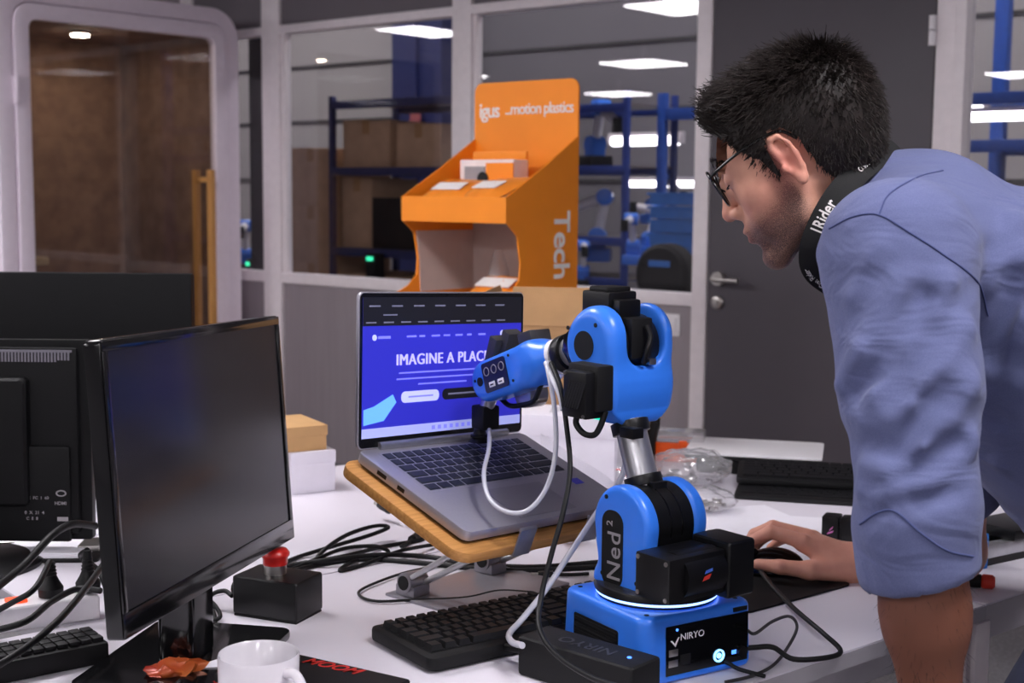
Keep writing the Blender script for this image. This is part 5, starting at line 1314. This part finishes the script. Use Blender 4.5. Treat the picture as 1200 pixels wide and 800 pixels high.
# right hand on the mouse
Wr = at(1006, 660, 2.17)
MC = [at(940, 634, 2.155), at(946, 628, 2.18), at(953, 629, 2.205), at(962, 635, 2.225)]
FG = [[at(903, 623, 2.165), at(881, 634, 2.175), at(872, 648, 2.18)], [at(906, 617, 2.195), at(884, 626, 2.21), at(874, 641, 2.215)], [at(914, 621, 2.22), at(894, 630, 2.24), at(884, 642, 2.25)], [at(930, 627, 2.245), at(912, 634, 2.265), at(902, 642, 2.275)]]
for i, m_ in enumerate(MC): B_.c(Wr+np.array([-.012, (i-1.2)*.011, 0]), m_+np.array([0, 0, -.004]), .0215, .0135, .02)
rr_ = [.0112, .0112, .0105, .009]
for i, (m_, f_) in enumerate(zip(MC, FG)):
    r0 = rr_[i]; B_.c(m_, f_[0], r0*1.12, r0*.97, .004); B_.c(f_[0], f_[1], r0*.99, r0*.88, .003); B_.c(f_[1], f_[2], r0*.88, r0*.74, .003)
th = [at(988, 668, 2.15), at(948, 668, 2.125), at(914, 664, 2.125), at(888, 661, 2.14)]
B_.c(th[0], th[1], .019, .0145, .02); B_.c(th[1], th[2], .0138, .0118, .008); B_.c(th[2], th[3], .0118, .0088, .004)
B_.c(Wr, at(1120, 645, 2.09), .0265, .043, .025); B_.c(at(1120, 645, 2.09), REi, .043, .042, .02)
# left forearm and hand resting on the knee
B_.c(LE, LE*.45+LWr*.55, .052, .0455, .01); B_.c(LE*.5+LWr*.5, LWr, .0455, .030, .02)
hb = LWr+np.array([.03, .03, -.055]); B_.c(LWr, hb, .028, .03, .02)
for i in range(4):
    a = hb+np.array([.0, -.03+.02*i, -.0]); b = a+np.array([.04, .012, -.02]); c_ = b+np.array([.025, .008, -.028])
    B_.c(hb, a, .022, .0125, .015); B_.c(a, b, .011, .0095, .003); B_.c(b, c_, .0095, .0075, .003)
B_.c(LWr+np.array([0, .02, -.01]), LWr+np.array([-.01, .055, -.05]), .015, .012, .012); B_.c(LWr+np.array([-.01, .055, -.05]), LWr+np.array([.01, .07, -.08]), .011, .008, .004)
body = B_.mesh(180); del B_
def bodytone(co, c):
    hl3 = (co-HO) @ HR; x, y, z = hl3[:, 0], hl3[:, 1], hl3[:, 2]; hd = (np.abs(x) < .15) & (z > -.16)
    g = lambda px, py, pz, r: np.exp(-((x-px)**2+(np.abs(y)-py)**2+(z-pz)**2)/r**2)
    st = np.clip((-.026-z-.25*(x-.05))/.022, 0, 1)*np.clip((x+.012)/.03, 0, 1)*np.clip((z+.14)/.04, 0, 1)
    side = np.clip((.034-x)/.02, 0, 1)*np.clip((x-.0)/.01, 0, 1)*np.clip((.05-z)/.02, 0, 1)*np.clip((z+.06)/.03, 0, 1)
    c[:, 0] = np.clip(st*1.25+side*1.1+g(.088, .0, -.037, .012)*.7, 0, 1.4)*hd
    c[:, 1] = np.clip(g(-.004, .078, .004, .03)*.6+g(.101, 0, -.017, .014)*.4+g(.047, .05, -.02, .03)*.25+g(.091, 0, -.047, .0105)*.8+g(.089, 0, -.060, .0105)*.8, 0, 1)*hd
    lf = (co[:, 1] < 1.6) & (co[:, 2] < 1.08); c[:, 2] = lf*1.0  # left forearm darkened: the trunk's shade is put into the skin colour
    rh = (co[:, 1] > 2.03); c[:, 1] = np.where(rh, .22, c[:, 1])
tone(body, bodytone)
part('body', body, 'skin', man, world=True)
ah = MB()                                                  # hair on the left forearm
for k_ in range(500):
    t_ = rng.uniform(.18, .95); c0 = LE*(1-t_)+LWr*t_; a = rng.uniform(0, 6.283); rr2 = (.052+(.0455-.052)*t_/.55) if t_ < .55 else .0455+(.030-.0455)*(t_-.5)/.5
    n_ = np.array([math.cos(a), math.sin(a), 0]); p = c0+n_*(rr2+.0002); d0 = n_*.35+np.array([rng.normal(0, .4), rng.normal(0, .4), -.8])
    ah.tube([p, p+d0*.005, p+d0*.010+np.array([0, 0, -.002])], [.00022, .00018, .00005], 3, caps=False)
me = bpy.data.meshes.new('arm_hair'); me.from_pydata(ah.v, [], ah.f)
part('arm_hair', me, 'hair', man, world=True)['kind'] = 'stuff'

# eyes
for q in (1, -1):
    e_ = part('eye', MB().lathe([(0.0001, -.0120)]+[(.0120*math.cos(R(a)), .0120*math.sin(R(a))) for a in range(-75, 90, 15)]+[(.0001, .0120)], (.0705, .031*q, .0178), 16).mesh(), 'eye', man, world=False)
    e_.data.transform(WM[man.name].inverted() @ HM)

    lash = MB().tube(crom([(.068+.0155*math.cos(a_)+.0008, (.031+.0158*math.sin(a_))*q, .0145-.002*math.cos(a_*2)) for a_ in (-.9, -.4, 0, .4, .9)], 4), .0009, 6).mesh(ang=80)
    lash.transform(WM[man.name].inverted() @ HM); part('eyelashes', lash, 'hair', man)

# hair: a cap over the skull, covered with strands
hp = [(.078, .094), (.066, .082), (.054, .066), (.046, .045), (.036, .032), (.034, .012), (.024, -.012), (.014, -.010), (.014, .03), (.004, .047), (-.012, .046), (-.026, .03), (-.03, .0), (-.036, -.03), (-.05, -.058), (-.09, -.066), (-.15, -.05), (-.16, .05), (-.12, .15), (0, .18), (.1, .14)]
def inpoly(x, y, P):
    c = np.zeros(x.shape, bool); n = len(P)
    for i in range(n):
        (x0, y0), (x1, y1) = P[i], P[(i+1) % n]
        if y0 == y1: continue
        k_ = ((y0 > y) != (y1 > y)) & (x < (x1-x0)*(y-y0)/(y1-y0)+x0); c ^= k_
    return c
s = SDF((-.16, -.105, -.09), (.12, .105, .16), .0035)
s.u(s.ell((-.016, 0, .05), (.103, .0795, .085))); s.u(s.ell((-.062, 0, .045), (.077, .074, .078)), .03)
s.u(s.ell((-.05, 0, -.0), (.068, .066, .075)), .03); s.u(s.ell((.046, 0, .045), (.0425, .0605, .051)), .02); s.u(s.ell((.012, 0, .01), (.03, .0685, .05)), .01)
v, f = surfnet(s.d, s.lo, s.h)
fc = v[f].mean(1); keep = inpoly(fc[:, 0], fc[:, 2], hp)
f = f[keep]; used_ = np.unique(f); mp_ = np.full(len(v), -1); mp_[used_] = np.arange(len(used_))
capm = bpy.data.meshes.new('cap'); capm.from_pydata(v[used_].tolist(), [], mp_[f].tolist()); shade(capm, 180)
fn = np.cross(v[f][:, 1]-v[f][:, 0], v[f][:, 2]-v[f][:, 0]); fn /= np.linalg.norm(fn, axis=1)[:, None]+1e-9
fc = v[f].mean(1); fn *= np.sign((fn*(fc-np.array([-.02, 0, .04]))).sum(1))[:, None]
hb_ = MB()
ns = 11000
pick = rng.integers(0, len(f), ns)
for k_ in pick:
    p = fc[k_]+rng.normal(0, .0016, 3); n_ = fn[k_]
    top = np.clip((p[2]-.055)/.06, 0, 1); front = np.clip((p[0]+.02)/.1, 0, 1)
    L_ = (.009+.016*top+.012*top*front)*rng.uniform(.7, 1.25)
    if p[2] < .03: L_ *= .75
    crown = np.array([-.10, -.03, .105]); away = p-crown; away /= np.linalg.norm(away)+1e-6
    nearc = np.exp(-(np.linalg.norm(p-crown)/.03)**2)
    d0 = away*(1.0)+rng.normal(0, .8, 3)*nearc+n_*(.25+.32*top)+rng.normal(0, .22, 3)+np.array([0, 0, .25*top*front])
    d0 -= n_*min(0, d0 @ n_-.12); d0 /= np.linalg.norm(d0)
    if p[0] > .03 and p[2] > .07: d0 = np.array([.35, 0, .75])+away*.25+rng.normal(0, .22, 3); d0 /= np.linalg.norm(d0); L_ *= .85
    bend = (away*.6+np.array([0, 0, -.35])-n_*.25)+rng.normal(0, .25, 3)
    if p[0] > .03 and p[2] > .03: bend = np.array([-.3, 0, .1])+rng.normal(0, .25, 3)
    if top*front > .45: bend = np.array([.15, 0, .0])+rng.normal(0, .3, 3)
    pts = []; rad = []
    for j in range(4):
        t_ = j/3; pts.append(p-n_*.002+d0*L_*t_+bend*L_*.35*t_*t_); rad.append(.00085*(1-.8*t_)+.00008)
    if pts[-1][0] > .079 or (pts[-1][0] > .062 and pts[-1][2] < .088): continue
    hb_.tube(pts, rad, 3, caps=False)
# front tuft and spikes
for k_ in range(520):
    y_ = rng.normal(0, .028); base = np.array([.060+rng.normal(0, .007), y_, .102+rng.normal(0, .006)])
    base[0] -= abs(y_)*.5
    d0 = np.array([.8, rng.normal(0, .3), .62+rng.normal(0, .2)]); d0 /= np.linalg.norm(d0); L_ = rng.uniform(.012, .027)
    pts = [base+d0*L_*t_+np.array([.004, 0, -.012])*t_*t_*rng.uniform(-.6, 1.3) for t_ in (0, .33, .66, 1)]
    if pts[-1][0] > .083 or pts[-1][2] < .098: continue
    hb_.tube(pts, [.0011, .001, .0007, .0002], 3, caps=False)
me = bpy.data.meshes.new('hair'); me.from_pydata(hb_.v, [], hb_.f); shade(me, 180)
hr = merge([capm, me]); shade(hr, 180); hr.transform(HM)
part('hair', hr, 'hair', man, world=True)
eb = MB()
for q in (1, -1):
    for k_ in range(70):
        t_ = rng.uniform(0, 1); b0 = np.array([.088-.012*t_*t_, (.012+.036*t_)*q, .047+.006*math.sin(t_*2.6)+rng.normal(0, .0016)])
        eb.tube([b0, b0+np.array([-.001, .006*q, .003])], [.0006, .0001], 3, caps=False)
me = bpy.data.meshes.new('brow'); me.from_pydata(eb.v, [], eb.f); shade(me, 180); me.transform(HM)
part('eyebrows', me, 'hair', man, world=True)['kind'] = 'stuff'

# glasses
gl = []
GM = HM
def ringpts(q):
    o = []
    for k_ in range(28):
        a = 2*math.pi*k_/28; yy = .027*math.cos(a); zz2 = .0245*math.sin(a)*(1 if math.sin(a) > 0 else 1.08)
        yl = .034+yy
        o.append(((.0955-.004*(yl/.06)**2)+.10*zz2, yl*q, .0195+zz2))
    return o
g0 = MB()
for q in (1, -1):
    g0.tube(ringpts(q), .0019, 6, closed=True)
    g0.tube(crom([(.0925, .0595*q, .030), (.087, .066*q, .035), (.05, .072*q, .042), (.012, .0755*q, .044), (-.012, .077*q, .04), (-.026, .076*q, .022)], 5), .002, 6)
g0.tube(crom([(.095, .0085, .026), (.0985, 0, .029), (.095, -.0085, .026)], 4), .0014, 6)
for q in (1, -1): g0.tube([(.094, .011*q, .018), (.09, .009*q, .012)], .0012, 6)
me = g0.mesh(ang=80); me.transform(HM)
gl_ = part('glasses', me, 'specs', man, world=True)
for q in (1, -1):
    rp = ringpts(q); c_ = np.mean(rp, axis=0); b = MB(); b.add([c_]+rp, [(0, i+1, (i+1) % 28+1) for i in range(28)])
    me = b.mesh(ang=80); me.transform(WM[man.name].inverted() @ HM); part('lens', me, 'lens', gl_)
pc = np.array(HM @ Vector((-.034, .074, .004)))
part('earring', MB().lathe([(0, -.003), (.003, -.002), (.003, .002), (0, .003)], pc, 10).mesh(), 'specs', man, world=True)

# ------------------------------------------------------------------ clothes
s = SDF((.30, 1.36, .74), (1.12, 2.24, 1.52), .0056)
YS = (1, .72, 1)
yc = lambda p: np.array(p)
s.u(s.cap(at(1085, 300, 1.78), at(1210, 370, 1.78), .118, .158, YS))
s.u(s.cap(at(1210, 370, 1.78), at(1350, 560, 1.78), .158, .150, YS), .03)
s.u(s.cap(at(1165, 430, 1.78), at(1290, 555, 1.78), .11, .12, YS), .05)
LS = at(1052, 300, 1.585); RS = at(1075, 285, 1.97)
s.u(s.cap(LS, at(1080, 275, 1.78), .078, .088), .05); s.u(s.cap(RS, at(1080, 270, 1.78), .078, .088), .05)
s.u(s.cap(at(1034, 245, 1.78), at(1075, 275, 1.78), .066, .09), .03)
# sleeves
LM = at(1066, 450, 1.515); LC = at(1075, 648, 1.475)
s.u(s.cap(LS, LM, .09, .074), .025); s.u(s.cap(LM, LE, .073, .064), .03); s.u(s.cap(LE, LC, .064, .063), .02)
REl = at(1125, 560, 2.07)
s.u(s.cap(RS, REl, .085, .066), .03); s.u(s.cap(REl, at(1062, 640, 2.13), .062, .052), .02)
# folds: ridges and valleys across the near sleeve and the back
def yfront(x, y):
    """depth of the cloth seen at this pixel, by marching along the ray through the grid"""
    r = ray(x, y)
    for Y in np.arange(1.38, 1.9, .003):
        q = ((CAM+Y/r[1]*r-s.lo)/s.h).astype(int)
        if (q < 0).any() or (q >= np.array(s.d.shape)).any(): continue
        if s.d[tuple(q)] < 0: return Y
    return None
FO = [((1058, 330), (1012, 415), .013), ((1012, 415), (988, 450), .010), ((1106, 332), (1066, 395), .012), ((1066, 395), (1022, 455), .010), ((1128, 385), (1066, 470), .012), ((1066, 470), (1015, 500), .008),
      ((1134, 450), (1080, 530), .011), ((1080, 530), (1020, 560), .008), ((1136, 520), (1040, 590), .010), ((1015, 575), (1075, 600), .009), ((1020, 545), (1060, 565), .007), ((985, 330), (975, 400), .008), ((1030, 290), (1000, 350), .007),
      ((1190, 260), (1160, 330), .010), ((1200, 300), (1168, 380), .012), ((1200, 370), (1172, 450), .012), ((1200, 450), (1175, 540), .012)]
VA = [((1082, 345), (1040, 420), .012), ((1040, 420), (1000, 462), .009), ((1098, 390), (1046, 470), .011), ((1108, 455), (1050, 530), .010), ((1120, 520), (1060, 560), .009), ((1040, 605), (1120, 575), .009), ((1190, 330), (1160, 420), .012)]
YF = [(yfront(*a), yfront(*b)) for a, b, r in FO]; YV = [(yfront(*a), yfront(*b)) for a, b, r in VA]
for (a, b, r), (ya, yb) in zip(FO, YF):
    if ya and yb: s.u(s.cap(at(*a, ya+r*.35), at(*b, yb+r*.55), r, r*.6), .018)
for (a, b, r), (ya, yb) in zip(VA, YV):
    if ya and yb: s.sub(s.cap(at(*a, ya-r*.45), at(*b, yb-r*.45), r, r*.7), .02)
s.d += (.0012*np.sin(38*s.X+9*np.sin(17*s.Z)+12*s.Y)*np.sin(29*s.Z+13*s.X)).astype(np.float32)
# rolled cuff, then cut it open below
s.u(s.cap(at(1072, 618, 1.475), at(1076, 662, 1.475), .0685, .0675), .006)
cut = ((s.Z-at(1072, 678, 1.475)[2])-.28*(s.X-at(1072, 678, 1.475)[0])).astype(np.float32)
near_ = np.maximum(cut, np.maximum(s.Y-1.60, s.X-.58)).astype(np.float32)
s.sub(near_, .006)
s.sub(s.cap(at(1074, 650, 1.475), at(1080, 760, 1.475), .0545, .0545), .004)
shirt = s.mesh(180)
part('shirt', shirt, 'shirt', man, world=True)
sh_o = man.children[-1]
# seams laid on the surface of the cloth
from mathutils.bvhtree import BVHTree
bmt = bmesh.new(); bmt.from_mesh(shirt); bv = BVHTree.FromBMesh(bmt)
def onshirt(x, y):
    o = Vector((WM[man.name].inverted() @ Vector(CAM.tolist()))); d = Vector(ray(x, y).tolist()).normalized()
    h = bv.ray_cast(o, d)
    return (h[0]+h[1]*.0005) if h[0] is not None else None
def seam(pts, r, name='seam', m='shirt_seam'):
    P = crom([(x, y, 0) for x, y in pts], 8); Q = [onshirt(p[0], p[1]) for p in P]; Q = [q for q in Q if q is not None]
    if len(Q) > 2: part(name, MB().tube([tuple(q) for q in Q], r, 6).mesh(ang=80), m, sh_o)
seam([(972, 268), (1000, 254), (1030, 252), (1065, 272), (1105, 298), (1145, 330), (1158, 370)], .0011)
seam([(1030, 252), (1042, 228), (1075, 208), (1105, 200)], .001)
seam([(1008, 614), (1030, 600), (1050, 600), (1080, 625), (1110, 645), (1140, 652)], .0013, 'cuff_edge')
bmt.free()

# trousers and shoes
s = SDF((.36, 1.40, .04), (1.1, 2.1, 1.12), .009)
s.u(s.cap((.90, 1.72, .93), (.90, 1.86, .93), .135))
s.u(s.cap((.84, 1.67, .93), KN, .095, .066), .05); s.u(s.cap(KN, (.78, 1.58, .10), .062, .05), .02)
s.u(s.cap((.90, 1.87, .93), (.74, 1.83, .54), .095, .066), .05); s.u(s.cap((.74, 1.83, .54), (.88, 1.84, .10), .062, .05), .02)
part('trousers', s.mesh(180), 'jeans', man, world=True)
for (x_, y_) in ((.76, 1.58), (.86, 1.84)):
    s = SDF((x_-.22, y_-.07, -.01), (x_+.09, y_+.07, .14), .006)
    s.u(s.ell((x_-.06, y_, .03), (.14, .045, .045))); s.u(s.cap((x_+.02, y_, .05), (x_+.02, y_, .1), .045), .03); s.sub(s.Z-.001)
    part('shoe', s.mesh(180), 'shoe', man, world=True)

# lanyard band round the neck with white lettering
lpx = [(1052, 176, 1.80), (1034, 181, 1.745), (1008, 200, 1.712), (982, 228, 1.70), (962, 262, 1.702), (951, 294, 1.714), (956, 320, 1.75), (985, 342, 1.84)]
LP = crom([at(*q) for q in lpx], 10)
ctr = at(1010, 262, 1.80)
def lan(u, v, lift=0):
    """u in 0..1 along the band, v in metres across it"""
    x = u*(len(LP)-1); i = min(int(x), len(LP)-2); t_ = x-i; p = LP[i]*(1-t_)+LP[i+1]*t_
    T = LP[min(i+2, len(LP)-1)]-LP[max(i-1, 0)]; T /= np.linalg.norm(T)
    n = np.array([-.18, -.95, .22]); n -= T*(n @ T); n /= np.linalg.norm(n); b = np.cross(n, T)
    return p+b*v+n*(lift+.004*math.cos(v*60))
vs = []; fs = []; NU, NV = 70, 6; HWd = .0155
for sd_ in (0, 1):
    for i in range(NU+1):
        for j in range(NV+1): vs.append(lan(i/NU, -HWd+2*HWd*j/NV, .0 if sd_ == 0 else -.003))
for sd_ in (0, 1):
    o0 = sd_*(NU+1)*(NV+1)
    for i in range(NU):
        for j in range(NV): a = o0+i*(NV+1)+j; q = (a, a+1, a+NV+2, a+NV+1); fs.append(q if sd_ else q[::-1])
me = MB().add(vs, fs).mesh(ang=80)
ly = part('lanyard', me, 'lanyard', man, world=True)
LEN = sum(np.linalg.norm(LP[i+1]-LP[i]) for i in range(len(LP)-1))
def lantext(txt, size, u0, v0, bold=.01, flip=False):
    me = text(txt, size, 0, None, bold, 'LEFT')
    for vtx in me.vertices:
        x, y = vtx.co.x, vtx.co.y
        if flip: vtx.co = lan(u0-x/LEN, v0-y, .0012)
        else: vtx.co = lan(u0+x/LEN, v0+y, .0012)
    part('lettering', me, 'print_white', ly, world=True)
lantext('1Rider', .023, .62, .0, .02, True)
lantext('One Rider', .0095, .90, -.009, .01, True)
lantext('One Rider', .0095, .30, .0, .01, True)
lantext('One Rider', .008, .80, .011, .01, True)
